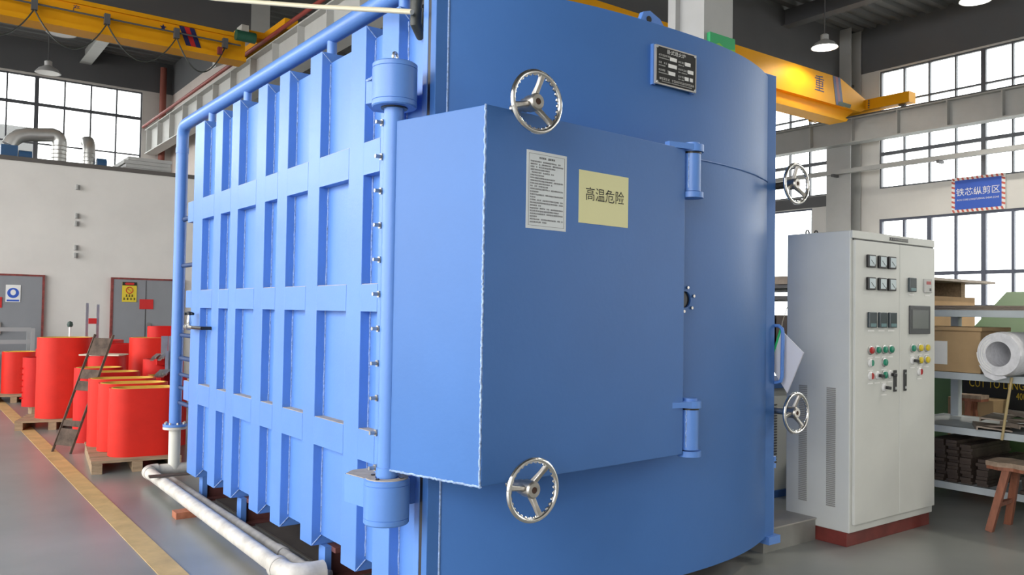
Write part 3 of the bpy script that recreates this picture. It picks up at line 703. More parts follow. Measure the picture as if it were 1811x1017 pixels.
# ---- hinge assembly of the big door at the left edge
HX, HY = 1.838, 3.42
MB().cyl((HX, HY, 0.78), (HX, HY, 2.58), 0.047, 24).build('hinge_post', BLUE, fur, smooth=True)
MB().cyl((HX, HY, 0.83), (HX, HY, 0.872), 0.052, 24).build('hinge_collar', BLUE, fur, smooth=True)
bp = MB().box(1.806, 1.822, 3.42, 3.485, 0.84, 2.50).build('bolt_plate', BLUE, fur)
for i in range(11):
    z = 2.471 - 0.1605*i
    bo = MB().lathe([(0.0, 0), (0.0095, 0), (0.0095, 0.028), (0.017, 0.028), (0.017, 0.044), (0.0, 0.044)], (1.762, 3.455, z), (1, 0, 0), 6).build('bolt', STEEL, bp)
for z0, up_ in ((2.54, True), (0.615, False)):
    pr = [(0, 0), (0.100, 0), (0.105, 0.006), (0.105, 0.026), (0.1025, 0.028), (0.105, 0.030), (0.105, 0.178), (0.1025, 0.180), (0.105, 0.182), (0.105, 0.200), (0.098, 0.206), (0, 0.206)]
    h = MB().lathe(pr, (HX, HY, z0), ZA, 40).build('hinge_barrel', BLUE, fur, smooth=True)
    if up_:
        ey = MB().torus((HX, HY, z0+0.240), Vector((0.55, -0.83, 0)), 0.021, 0.007, 24, 8).cyl((HX, HY, z0+0.20), (HX, HY, z0+0.222), 0.013, 12).build('eye_bolt', ZINC, h, smooth=True)
        MB().lathe([(0, 0), (0.062, 0), (0.062, 0.006), (0, 0.006)], (HX, HY, z0-0.005), ZA, 24).build('seal_ring', DARK, h)
        MB().box(1.88, 2.0, 3.52, 3.69, 2.585, 2.70).build('hinge_bracket', BLUE, h)
        MB().extr([(1.78, 3.60), (1.83, 3.47), (1.95, 3.45), (2.0, 3.70), (1.88, 3.72)], (0, 0, 2.585), XA, (0, 1, 0), (0, 0, 0.115)).build('bracket_cheek', BLUE, h)
        MB().tube([(1.782+random.uniform(-0.003, 0.003), 3.598-0.13*t/24, 2.70+random.uniform(-0.003, 0.003)) for t in range(25)], 0.006, 5).build('weld_bead', WELD, h)
    else:
        MB().lathe([(0.055, 0.206), (0.098, 0.206), (0.098, 0.210), (0.055, 0.210)], (HX, HY, z0), ZA, 32, closed=True).build('dust_ring', DUST, h)
        for a in range(4):
            t = a*math.pi/2+0.5; MB().cyl((HX+0.078*math.cos(t), HY+0.078*math.sin(t), z0+0.208), (HX+0.078*math.cos(t), HY+0.078*math.sin(t), z0+0.216), 0.009, 6).build('bolt', BLACKOIL, h)
        MB().extr([(1.74, 3.66), (1.76, 3.50), (1.83, 3.44), (2.0, 3.44), (2.0, 3.72), (1.80, 3.72)], (0, 0, 0.68), XA, (0, 1, 0), (0, 0, 0.13)).build('bracket_cheek', BLUE, h)
        MB().extr([(1.745, 3.655), (1.765, 3.505), (1.84, 3.45), (1.99, 3.45), (1.99, 3.715), (1.805, 3.715)], (0, 0, 0.81), XA, (0, 1, 0), (0, 0, 0.003)).build('dust_layer', DUST, h)

# ---- vent pipe along the top of the ribbed side
PX, PZ, PY = 2.09, 3.275, 8.0
pts = [(PX, 3.62, PZ), (PX, PY-0.12, PZ)] + arc((PX, PY-0.12, PZ-0.12), (0, 0, 1), (0, 1, 0), 0.12, 0, math.pi/2, 8)[1:] + [(PX, PY, 0.50)]
vp = MB().tube(pts, 0.054, 20).build('vent_pipe', BLUE, fur, smooth=True)
MB().lathe([(0.058, 0), (0.058, 0.05), (0.0, 0.05)], (PX, PY, 3.02), ZA, 20).build('pipe_sleeve', BLUE, vp, smooth=True)
MB().cyl((PX, 3.58, PZ+0.01), (PX, 3.72, PZ+0.01), 0.085, 24).build('end_chamber', BLUE, vp, smooth=True)
for yy in (7.10, 6.22, 4.70, 3.80): MB().cyl((PX+0.0, yy, 3.13), (PX, yy, 3.24), 0.03, 16).build('stub', BLUE, vp, smooth=True)
MB().lathe([(0, 0), (0.105, 0), (0.105, 0.022), (0, 0.022)], (PX, PY, 0.488), ZA, 28).build('flange', BLUE, vp, smooth=True)
MB().lathe([(0, 0), (0.105, 0), (0.105, 0.022), (0, 0.022)], (PX, PY, 0.464), ZA, 28).build('counter_flange', PIPEW, vp, smooth=True)
for a in range(8):
    t = a*math.pi/4; MB().cyl((PX+0.085*math.cos(t), PY+0.085*math.sin(t), 0.51), (PX+0.085*math.cos(t), PY+0.085*math.sin(t), 0.528), 0.011, 6).build('bolt', STEEL, vp)
for z, rr in ((2.40, 0.022), (1.97, 0.02), (1.33, 0.02), (1.12, 0.022), (0.97, 0.018), (0.85, 0.018), (0.71, 0.02)):
    MB().cyl((PX+0.02, 7.30, z), (PX+0.02, PY, z), rr, 12).build('branch_pipe', mat('shaded_blue_pipe', (0.022, 0.05, 0.14), 0.5), vp, smooth=True)  # pipe blue darkened, shade put into the colour
    if z in (1.33, 0.71): MB().cyl((PX+0.02, 7.33, z), (PX+0.02, 7.40, z), 0.032, 6).build('union_nut', ZINC, vp)
# sampling valve at the far rib
vy = 6.95
va = MB().lathe([(0.0, 0), (0.022, 0), (0.022, 0.02), (0.014, 0.022), (0.014, 0.06), (0.026, 0.062), (0.026, 0.09), (0.014, 0.092), (0.014, 0.20), (0.0, 0.20)], (1.93, 7.14, 1.425), (0, -1, 0), 14).build('valve', STEEL, fur, smooth=True)
MB().cyl((1.93, 6.93, 1.425), (1.93, 6.68, 1.425), 0.014, 12).cyl((1.93, 6.68, 1.425), (2.05, 6.68, 1.425), 0.014, 12).build('valve_pipe', BLACKOIL, va, smooth=True)
MB().lathe([(0.012, 0), (0.02, 0.03), (0.012, 0.08), (0.012, 0.10)], (1.93, 7.05, 1.43), ZA, 14).build('bonnet', CHROME, va, smooth=True)
kn = MB()
for a in range(6):
    t = a*math.pi/3; kn.cyl((1.93, 7.05, 1.535), (1.93+0.038*math.cos(t), 7.05+0.038*math.sin(t), 1.535), 0.011, 8)
kn.lathe([(0, 0), (0.026, 0.005), (0.026, 0.03), (0, 0.035)], (1.93, 7.05, 1.52), ZA, 14)
kn.build('valve_knob', DARK, va, smooth=True)
# rubber hose stub at the top corner
MB().tube([(2.02, 3.52, 3.22), (1.99, 3.50, 3.08), (2.00, 3.52, 3.0), (2.04, 3.54, 2.96), (2.075, 3.56, 3.0), (2.08, 3.57, 3.1)], 0.028, 12).build('rubber_hose', RUBBER, fur, smooth=True)

# ---- right edge fittings
hd = MB().tube([(4.62, 3.43, 1.535), (4.63, 3.30, 1.530), (4.63, 3.275, 1.51), (4.63, 3.27, 1.48), (4.63, 3.275, 1.20), (4.63, 3.285, 1.17), (4.63, 3.31, 1.16), (4.62, 3.43, 1.155)], 0.012, 10).build('pull_handle', BLUE, fur, smooth=True)
st = MB().cyl((4.635, 3.35, 0.18), (4.635, 3.35, 0.66), 0.014, 12).build('lock_rod', BLUE, fur, smooth=True)
MB().lathe([(0, 0), (0.026, 0), (0.026, 0.03), (0, 0.03)], (4.635, 3.35, 0.645), ZA, 14).box(4.60, 4.65, 3.33, 3.37, 0.60, 0.63).build('rod_clip', BLUE, st)
MB().box(4.54, 4.66, 3.30, 3.46, 0.12, 0.17).build('lower_shoe', BLUE, fur)

# ---- black name plate on its bracket
PYp = 3.062
np_ = MB().box(3.205, 3.527, PYp, PYp+0.012, 2.826, 3.036).build('name_plate', mat('plate_edge', (0.55, 0.52, 0.48), 0.35, 0.6), fur)
np_['label'] = 'black engraved name plate with pale rim'
MB().box(3.197, 3.215, PYp+0.012, PYp+0.062, 2.822, 3.04).box(3.51, 3.528, PYp+0.012, PYp+0.062, 2.822, 3.04).build('plate_bracket', BLUE, np_)
MB().box(3.213, 3.519, PYp-0.0015, PYp, 2.834, 3.028).build('black_field', INK, np_)
for x in (3.215, 3.517):
    for z in (2.836, 3.026): MB().lathe([(0, 0), (0.009, 0), (0.006, 0.004), (0, 0.004)], (x, PYp-0.001, z), (0, -1, 0), 10).build('screw', ZINC, np_)
TP = mat('engraved_grey', (0.42, 0.42, 0.40), 0.6)
yt = PYp-0.003
text('plate_title', '卧式退火炉', 0.026, (3.362, yt, 3.008), XA, ZA, WHITE, np_, sx=1.15)
for L_, x, z in ((0.083, 3.225, 2.984), (0.055, 3.225, 2.944), (0.075, 3.225, 2.904), (0.050, 3.378, 2.972), (0.074, 3.378, 2.932), (0.050, 3.378, 2.893)):
    print_row(np_, (x, yt, z), XA, L_, 0.012, TP)
    print_row(np_, (x, yt, z-0.016), XA, L_*0.9, 0.007, TP, step=0.95)
print_row(np_, (3.232, yt, 2.858), XA, 0.275, 0.0145, TP)
print_row(np_, (3.25, yt, 2.844), XA, 0.235, 0.006, TP, step=0.95)
for x0, x1, z in ((3.312, 3.366, 2.975), (3.300, 3.366, 2.937), (3.302, 3.354, 2.897), (3.432, 3.476, 2.970), (3.455, 3.500, 2.931), (3.432, 3.462, 2.889), (3.473, 3.496, 2.889)):
    MB().box(x0, x1, PYp-0.003, PYp-0.0015, z-0.010, z+0.010).build('value_field', WHITE, np_)

# ================================================================== CONTROL CABINET
CX0, CX1, CY0, CY1 = 5.315, 6.462, 3.20, 3.72
cab = root('control_cabinet', (5.89, 3.46, 0), 'tall pale grey electrical control cabinet on a dark red plinth', 'cabinet')
MB().box(CX0, CX1, CY0+0.012, CY1, 0.10, 2.20).build('cabinet_body', CABGREY, cab, bevel=0.006)
MB().box(CX0+0.01, CX1+0.0, CY0+0.035, CY1-0.02, 0.0, 0.10).build('plinth', CABRED, cab, bevel=0.003)
MB().box(CX0+0.0, CX1, CY0-0.004, CY0+0.012, 2.145, 2.20).build('head_panel', CABGREY, cab, bevel=0.004)
dl = MB().box(CX0+0.032, 5.936, CY0-0.008, CY0+0.012, 0.155, 2.135).build('cabinet_door', CABGREY, cab, bevel=0.004)
dr = MB().box(5.942, CX1-0.004, CY0-0.008, CY0+0.012, 0.155, 2.135).build('cabinet_door', CABGREY, cab, bevel=0.004)
MB().box(CX0+0.028, CX1-0.002, CY0+0.004, CY0+0.0125, 2.134, 2.146).build('shadow_gap', DARK, cab)
FY = CY0-0.008
for d, x in ((dl, 5.868), (dr, 6.008)):
    MB().box(x-0.018, x+0.018, FY-0.010, FY, 1.055, 1.212).build('door_handle', DARK, d, bevel=0.004)
    MB().cyl((x, FY-0.012, 1.08), (x, FY-0.010, 1.08), 0.011, 12).cyl((x, FY-0.012, 1.185), (x, FY-0.010, 1.185), 0.007, 12).build('lock', ZINC, d)
tp = MB().extr([(-0.13, 0.0), (-0.125, 0.012), (-0.13, 0.024), (0.13, 0.024), (0.125, 0.012), (0.13, 0.0)], (5.93, CY0-0.004, 2.158), XA, ZA, (0, -0.003, 0)).build('title_plate', DARK, cab)
print_row(tp, (5.815, CY0-0.0085, 2.170), XA, 0.23, 0.014, TP)
for z in (1.993, 1.834):
    for x in (5.530, 5.676, 5.807):
        mm = MB().box(x-0.048, x+0.048, FY-0.022, FY, z-0.045, z+0.045).build('panel_meter', DARK, dl, bevel=0.005)
        me_ = MB().extr([(-0.037, -0.034), (0.020, -0.034), (0.037, -0.016), (0.037, 0.036), (-0.037, 0.036)], (x, FY-0.022, z), XA, ZA, (0, -0.003, 0)).build('meter_face', GLASSM, dl)
        MB().bar((x+0.018, FY-0.0262, z-0.024), (x-0.022, FY-0.0262, z+0.008), 0.0008, 0.003, (0, 1, 0)).build('needle', INK, dl)
for x in (5.548, 5.686, 5.820):
    MB().box(x-0.048, x+0.048, FY-0.02, FY, 1.522, 1.632).build('temperature_controller', LCD, dl, bevel=0.004)
    MB().box(x-0.036, x+0.036, FY-0.0215, FY-0.02, 1.528, 1.552).build('controller_keys', LCDB, dl)
    MB().box(x-0.040, x+0.040, FY-0.002, FY, 1.494, 1.506).build('name_tag', WHITE, dl)
x = 6.10
MB().box(x-0.048, x+0.048, FY-0.02, FY, 1.79, 1.895).build('temperature_controller', LCD, dr, bevel=0.004)
MB().box(x-0.036, x+0.036, FY-0.0215, FY-0.02, 1.797, 1.82).build('controller_keys', LCDB, dr)
MB().box(x-0.040, x+0.040, FY-0.002, FY, 1.764, 1.775).build('name_tag', WHITE, dr)
x = 6.34
MB().box(x-0.055, x+0.055, FY-0.012, FY, 1.79, 1.897).build('timer', mat('timer_grey', (0.45, 0.45, 0.44), 0.4), dr, bevel=0.003)
MB().box(x-0.032, x+0.032, FY-0.0135, FY-0.012, 1.852, 1.876).build('timer_display', REDLED, dr)
MB().box(x+0.015, x+0.038, FY-0.0135, FY-0.012, 1.802, 1.824).build('timer_switch', DARK, dr)
MB().box(x-0.040, x+0.040, FY-0.002, FY, 1.762, 1.773).build('name_tag', WHITE, dr)
tsn = MB().box(6.068, 6.370, FY-0.012, FY, 1.474, 1.688).build('touch_screen', mat('screen_bezel', (0.045, 0.048, 0.052), 0.4), dr, bevel=0.004)
MB().box(6.100, 6.338, FY-0.0135, FY-0.012, 1.515, 1.655).build('display', SCREEN, dr)
def button(x, z, m, d, kind='b'):
    if kind == 'b':
        MB().lathe([(0, 0), (0.032, 0), (0.032, 0.006), (0.026, 0.010), (0, 0.010)], (x, FY, z), (0, -1, 0), 20).build('bezel', ZINC, d, smooth=True)
        MB().lathe([(0, 0.010), (0.024, 0.010), (0.024, 0.020), (0.018, 0.024), (0, 0.024)], (x, FY, z), (0, -1, 0), 20).build('push_button', m, d, smooth=True)
    else:
        MB().lathe([(0, 0), (0.030, 0), (0.030, 0.008), (0.024, 0.014), (0, 0.014)], (x, FY, z), (0, -1, 0), 20).build('bezel', mat('white_knob', (0.7, 0.7, 0.7), 0.3), d, smooth=True)
        if kind == 'knob': MB().obox((x+0.014, FY-0.028, z-0.002), (1, 0, -0.15), (0, 1, 0), (0.15, 0, 1), 0.020, 0.014, 0.011).build('selector_knob', DARK, d, bevel=0.004)
        else: MB().extr([(0, -0.022), (0.014, -0.018), (0.022, 0.0), (0.014, 0.018), (0, 0.022)], (x, FY-0.014, z), XA, ZA, (0, -0.006, 0)).build('push_button', m, d)
    MB().box(x-0.034, x+0.034, FY-0.002, FY, z-0.058, z-0.049).build('name_tag', WHITE, d)
for x, z, m, kd in ((5.541, 1.361, REDB, 'b'), (5.631, 1.363, GREENB, 'b'), (5.721, 1.364, GREENB, 'b'), (5.808, 1.364, GREENB, 'b'), (5.541, 1.272, GREENB, 'half'), (5.722, 1.272, GREENB, 'b'),
                    (5.541, 1.180, REDB, 'half'), (5.631, 1.181, DARK, 'knob'), (5.722, 1.182, GREENB, 'b'), (5.800, 1.183, DARK, 'knob'), (5.722, 1.092, DARK, 'knob')):
    button(x, z, m, dl, kd)
for x, z, m, kd in ((6.118, 1.368, GREENB, 'b'), (6.226, 1.369, YELB, 'b'), (6.328, 1.370, YELB, 'b'), (6.118, 1.276, DARK, 'knob'), (6.226, 1.277, YELB, 'b'), (6.328, 1.278, YELB, 'b'), (6.222, 1.190, REDB, 'half')):
    button(x, z, m, dr, kd)
# ventilation slots pressed into the left side: too fine to pick apart
for ya, yb in ((3.545, 3.612), (3.318, 3.388)):
    b = MB(); z = 0.262
    while z < 1.088:
        b.extr([(0, 0), (-0.006, 0.0), (-0.001, 0.0085), (0, 0.0085)], (CX0, ya, z), XA, ZA, (0, yb-ya, 0)); z += 0.0135
    o = b.build('louvres', mat('louvre_shade', (0.30, 0.29, 0.27), 0.6), cab); o['kind'] = 'stuff'
for x, y in ((5.42, 3.62), (5.50, 3.60)):
    MB().torus((x, y, 2.215), (0, 1, 0), 0.02, 0.006, 16, 6).cyl((x, y, 2.198), (x, y, 2.205), 0.012, 10).build('lifting_eye', BLACKOIL, cab)
MB().box(5.95, 6.05, 3.40, 3.46, 2.20, 2.215).build('top_bracket', BLACKOIL, cab)
# floor trunking between furnace and cabinet
tr = root('cable_trunking', (5.0, 3.58, 0), 'flat grey sheet metal floor duct joining furnace and cabinet', 'duct')
MB().box(4.71, 5.31, 3.47, 3.49, 0, 0.15).box(4.71, 5.31, 3.72, 3.74, 0, 0.15).box(4.71, 4.73, 3.49, 3.72, 0, 0.15).build('duct_sides', mat('duct_grey', (0.27, 0.27, 0.25), 0.5, 0.3, var=0.15), tr)
MB().box(4.70, 5.31, 3.46, 3.75, 0.15, 0.16).build('duct_lid', mat('duct_lid', (0.40, 0.38, 0.35), 0.6, 0.2, var=0.12), tr)
tag(MB().obox((4.05, 2.92, 0.02), (0.35, 0.94, 0), (-0.94, 0.35, 0), ZA, 0.14, 0.02, 0.018).build('wood_batten', WOODP), 'short pale wood batten on the floor before the furnace', 'batten')
# hanging clipboard on the pull handle
cb = root('clipboard', (4.70, 3.27, 1.09), 'white document pouch with green edge hanging from the furnace handle', 'pouch')
d1 = Vector((0.02, -1, 0)).normalized()
def PP(x, y, z): return Vector((x, y, z))
q = [PP(4.668, 3.31, 1.50), PP(4.70, 3.165, 1.36), PP(4.70, 3.285, 1.09), PP(4.672, 3.40, 1.27)]
b = MB(); b.add(q + [p + Vector((0.012, 0.002, 0)) for p in q], [(0, 1, 2, 3), (7, 6, 5, 4), (0, 4, 5, 1), (1, 5, 6, 2), (2, 6, 7, 3), (3, 7, 4, 0)])
b.build('pouch', mat('pouch_white', (0.68, 0.68, 0.74), 0.35), cb)
MB().tube([q[0] + Vector((-0.004, 0, 0.01)), q[0].lerp(q[3], 0.5) + Vector((-0.004, 0, 0)), q[3] + Vector((-0.004, 0, 0))], 0.007, 8).build('green_edge', mat('bright_green', (0.02, 0.55, 0.16), 0.4), cb)
MB().tube([q[0], PP(4.95, 3.50, 1.555), PP(5.312, 3.715, 1.66)], 0.003, 6).build('string', HOSEC, cb)

# ================================================================== FLOOR PIPES AT THE LEFT
fp = root('floor_pipe', (1.83, 6.4, 0), 'thick dirty white drain pipe lying along the furnace side', 'pipe')
zc = 0.10; r = 0.050
b = MB().tube([(1.81, 4.62, zc), (1.855, 7.88, zc)], r, 18); b.build('pipe_run', PIPEW, fp, smooth=True)
b = MB().tube([(1.855, 7.86, zc), (1.855, 7.92, zc)] + arc((1.935, 7.92, zc), (-1, 0, 0), (0, 1, 0), 0.08, 0, math.pi/2, 6) + [(1.95, 8.0, zc)], r+0.008, 18); b.build('elbow', PIPEW, fp, smooth=True)
b = MB().tube([(1.94, 8.0, zc), (2.40, 8.0, zc)], r, 18); b.build('cross_run', PIPEW, fp, smooth=True)
MB().cyl((2.09, 8.0, zc), (2.09, 8.0, 0.464), 0.052, 20).build('riser', mat('cream_riser', (0.66, 0.65, 0.58), 0.45), fp, smooth=True)
b = MB().tube([(1.81, 4.64, zc), (1.81, 4.58, zc)] + arc((1.91, 4.56, zc), (-1, 0, 0), (0, -1, 0), 0.10, 0, math.pi/2, 6) + [(2.0, 4.46, zc)], r+0.010, 18); b.build('elbow', PIPEW, fp, smooth=True)
MB().lathe([(r, 0), (r+0.014, 0), (r+0.014, 0.05), (r, 0.05)], (1.81, 4.63, zc), (0, 1, 0), 20, closed=True).build('socket', PIPEW, fp, smooth=True)
fp = root('floor_pipe', (1.98, 6.2, 0), 'thinner dirty white pipe lying between thick pipe and furnace', 'pipe')
MB().tube([(1.995, 4.60, 0.05), (1.995, 7.70, 0.05)], 0.036, 16).build('pipe_run', PIPEW, fp, smooth=True)
MB().lathe([(0.036, 0), (0.048, 0), (0.048, 0.10), (0.036, 0.10)], (1.995, 4.58, 0.05), (0, 1, 0), 18, closed=True).build('socket', PIPEW, fp, smooth=True)
MB().lathe([(0.036, 0), (0.043, 0), (0.043, 0.10), (0.036, 0.10)], (1.995, 5.05, 0.05), (0, 1, 0), 18, closed=True).build('coupling', PIPEW, fp, smooth=True)
MB().tube([(1.995, 4.60, 0.05), (2.0, 4.53, 0.05), (2.04, 4.48, 0.05), (2.05, 4.47, 0.05)], 0.040, 14).build('elbow', PIPEW, fp, smooth=True)
tag(MB().box(1.72, 1.90, 6.48, 6.60, 0.0, 0.049).build('brick', BRICKC), 'red brick supporting the thick white floor pipe', 'brick')
# dark flat bar across the pipes
tag(MB().bar((1.74, 7.42, 0.158), (2.25, 7.36, 0.16), 0.09, 0.012).build('flat_bar', mat('rust_dark', (0.07, 0.055, 0.045), 0.6, var=0.3), ), 'dark rusty flat bar lying across the white floor pipes', 'bar')
# hose crossing above the ribs
tag(MB().tube([(1.945, 3.46, 3.03), (1.91, 3.62, 3.075), (1.823, 4.32, 3.275), (1.635, 5.57, 3.645), (1.40, 6.6, 3.98), (0.9, 8.5, 4.9), (0.4, 10.5, 7.0), (0.3, 11, 9.4)], 0.013, 10).build('air_hose', HOSEC, smooth=True), 'cream rubber hose hanging in front of the furnace top', 'hose')

# ================================================================== RED WINDING CYLINDERS
def stadium(a, r, n=14):
    P = [(a + r*math.cos(-math.pi/2 + math.pi*i/n), r*math.sin(-math.pi/2 + math.pi*i/n)) for i in range(n+1)]
    return P + [(-x, -y) for x, y in P]
def ring(b, po, pi_, z0, z1):
    n = len(po); vs = [(x, y, z0) for x, y in po] + [(x, y, z1) for x, y in po] + [(x, y, z1) for x, y in pi_] + [(x, y, z0) for x, y in pi_]
    fs = []
    for i in range(n):
        j = (i+1) % n
        fs += [(i, j, n+j, n+i), (n+i, n+j, 2*n+j, 2*n+i), (2*n+i, 2*n+j, 3*n+j, 3*n+i), (3*n+i, 3*n+j, j, i)]
    return b.add(vs, fs)
def drum(x, y, wd, dp, z0, h, rz, label, m=ORANGE, liner=True, tilt=0.0, bars=0):
    t = root('winding_cylinder', (0, 0, 0), label, 'cylinder', 'red winding cylinders')
    r = dp/2; a = max(wd/2 - r, 0.001)
    ring(MB(), stadium(a, r), stadium(a, r-0.018), 0, h).build('outer_shell', m, t, smooth=True)
    ring(MB(), stadium(a, r-0.018), stadium(a, r-0.034), 0, h+0.002).build('inner_liner', YELIN if liner else m, t, smooth=True)
    for k in range(bars):
        yy = -r + 0.03 + k*0.0; xx = -a*0.8 + k*(1.6*a/max(bars-1, 1))
        bl = MB().box(xx-0.06, xx+0.06, -r-0.05, -r+0.10, h-0.06, h+0.05).build('terminal_block', REDP, t, bevel=0.006)
        MB().bar((xx-0.03, -r+0.06, h+0.062), (xx-0.10, -r-0.16, h+0.03), 0.05, 0.022).bar((xx-0.10, -r-0.15, h+0.035), (xx-0.13, -r-0.22, h+0.012), 0.035, 0.018).build('terminal_bar', ZINC, bl)
        MB().box(xx+0.0, xx+0.075, -r+0.10, -r+0.106, h+0.02, h+0.28).build('lead_strip', ZINC, bl)
        MB().cyl((xx+0.037, -r+0.10, h+0.06), (xx+0.037, -r+0.085, h+0.06), 0.014, 8).build('bolt', CHROME, bl)
    t.location = (x, y, z0); t.rotation_euler = (tilt, 0, rz)
    return t
RZD = -math.radians(8)
def pallet(x, y, lx, ly, rz, label, h=0.12):
    t = root('pallet', (0, 0, 0), label, 'pallet', 'wooden pallets')
    n = 5
    for i in range(n):
        yy = -ly/2 + (i+0.5)*ly/n; MB().box(-lx/2, lx/2, yy-ly/n*0.38, yy+ly/n*0.38, h-0.025, h).build('deck_board', WOODP, t)
    for sx in (-1, 0, 1): MB().box(sx*(lx/2-0.05)-0.045, sx*(lx/2-0.05)+0.045, -ly/2, ly/2, 0.0, h-0.025).build('runner', WOODP, t)
    t.location = (x, y, 0); t.rotation_euler[2] = rz
    return t
pallet(1.98, 9.22, 0.80, 1.35, -0.12, 'wooden pallet under the three nested orange red cylinders')
drum(2.02, 8.85, 0.66, 0.36, 0.12, 0.66, RZD, 'orange red cylinder in front of three nested ones by the blue pipe')
drum(1.99, 9.225, 0.66, 0.36, 0.12, 0.68, RZD, 'middle one of three nested orange red cylinders by the blue pipe')
drum(1.96, 9.60, 0.66, 0.36, 0.12, 0.70, RZD, 'rearmost of three nested orange red cylinders by the blue pipe')
pallet(1.74, 12.3, 0.85, 0.8, -0.3, 'wooden pallet under the tallest orange red cylinder')
drum(1.80, 12.3, 0.66, 0.50, 0.12, 1.04, RZD, 'tallest orange red cylinder standing behind the leaning ladder')
pallet(1.62, 15.85, 0.7, 0.8, -0.2, 'wooden pallet at the far left under a yellow rimmed cylinder')
drum(1.66, 15.9, 0.52, 0.40, 0.12, 0.68, RZD, 'orange cylinder with yellow rim at the far left, left of the tallest')
drum(1.0, 16.3, 0.55, 0.42, 0.0, 0.80, RZD, 'red cylinder cut by the left edge of the picture', REDP, False)
c3 = drum(1.68, 13.75, 0.42, 0.36, 0.12, 0.70, RZD, 'deep red cylinder with small side studs, left of the tallest', REDP, False)
for i in range(6): MB().cyl((-0.19, -0.06, 0.12+0.085*i), (-0.235, -0.06, 0.12+0.085*i), 0.012, 8).build('stud', REDP, c3)
tag(MB().box(1.58, 1.84, 13.58, 13.95, 0.0, 0.12).build('timber_block', WOODP), 'grey timber block under the deep red studded cylinder', 'block')
drum(1.93, 10.74, 0.52, 0.36, 0.0, 0.86, RZD, 'dark red cylinder with yellow rim, third row behind the nested ones', REDP)
drum(2.02, 10.28, 0.52, 0.36, 0.0, 0.84, RZD, 'dark red cylinder with yellow rim just behind the nested three', REDP)
drum(2.14, 11.40, 0.44, 0.36, 0.0, 0.96, RZD, 'bright red cylinder under the loose cream board', REDP, False)
drum(2.62, 12.9, 0.62, 0.46, 0.0, 1.04, RZD, 'bright red cylinder in the back row by the white wall', REDP, False)
drum(2.50, 13.9, 0.66, 0.46, 0.0, 1.06, RZD, 'bright red cylinder behind the back row before the grey door', REDP, False)
drum(2.03, 14.6, 0.60, 0.44, 0.0, 0.90, RZD, 'red cylinder hidden behind the tallest one', REDP, False)
drum(2.80, 11.75, 0.66, 0.48, 0.0, 1.17, RZD, 'wide orange cylinder with yellow rim behind the blue riser pipe')
drum(2.88, 11.72, 0.40, 0.28, 1.172, 0.15, RZD, 'low red ring standing on the wide orange cylinder', REDP, False)
drum(3.40, 10.2, 0.60, 0.42, 0.0, 1.10, RZD, 'orange cylinder with yellow rim seen between riser and furnace')
drum(2.52, 10.04, 0.44, 0.36, 0.0, 0.80, RZD, 'red coil with silver terminal strips, front one of the terminal coils', REDP, True, bars=3)
drum(2.62, 10.62, 0.46, 0.36, 0.0, 0.95, RZD, 'red coil with silver terminal strips, rear one of the terminal coils', REDP, False, bars=2)
drum(3.05, 9.0, 0.60, 0.40, 0.0, 0.72, RZD, 'red cylinder low behind the blue branch pipes', REDP, True)
tag(MB().obox((2.10, 11.40, 0.972), (0.83, -0.55, 0.0), (0.55, 0.83, 0.0), ZA, 0.24, 0.15, 0.008).build('cream_board', CREAM), 'loose cream board lying on a red cylinder', 'board')
# upright steel terminal frame behind
tf = root('terminal_frame', (2.28, 13.2, 0), 'pair of upright steel bars with a red spacer before the white wall', 'frame')
MB().box(2.18, 2.215, 13.2, 13.22, 0, 1.62).build('bar', ZINC, tf); MB().box(2.32, 2.355, 13.2, 13.22, 0, 1.60).build('bar', ZINC, tf)
MB().box(2.215, 2.32, 13.19, 13.23, 1.32, 1.40).build('spacer', REDC, tf)
# small bottle like post left of it
ps = root('post_insulator', (1.95, 12.7, 0), 'thin white post with dark green knob behind the tallest cylinder', 'post')
MB().cyl((1.95, 13.0, 0), (1.95, 13.0, 1.30), 0.014, 10).build('post', WHITE, ps); MB().lathe([(0, 0), (0.03, 0.0), (0.04, 0.03), (0.03, 0.07), (0, 0.08)], (1.95, 13.0, 1.28), ZA, 14).build('knob', mat('dark_green', (0.02, 0.05, 0.04), 0.5), ps, smooth=True)
# grey trolley frame before the left door
tl = root('trolley_frame', (1.3, 16.6, 0), 'grey tubular trolley frame in front of the left door', 'trolley')
GT = mat('trolley_grey', (0.34, 0.35, 0.36), 0.5)
for x, y in ((1.95, 16.9), (0.6, 16.9), (1.95, 17.5), (0.6, 17.5)): MB().box(x-0.03, x+0.03, y-0.03, y+0.03, 0.0, 1.16).build('leg', GT, tl)
for z in (1.14, 0.92): MB().box(0.63, 1.92, 16.88, 16.92, z-0.035, z+0.035).build('rail', GT, tl)
MB().box(0.6, 1.95, 16.93, 17.48, 0.70, 0.74).build('deck', GT, tl)

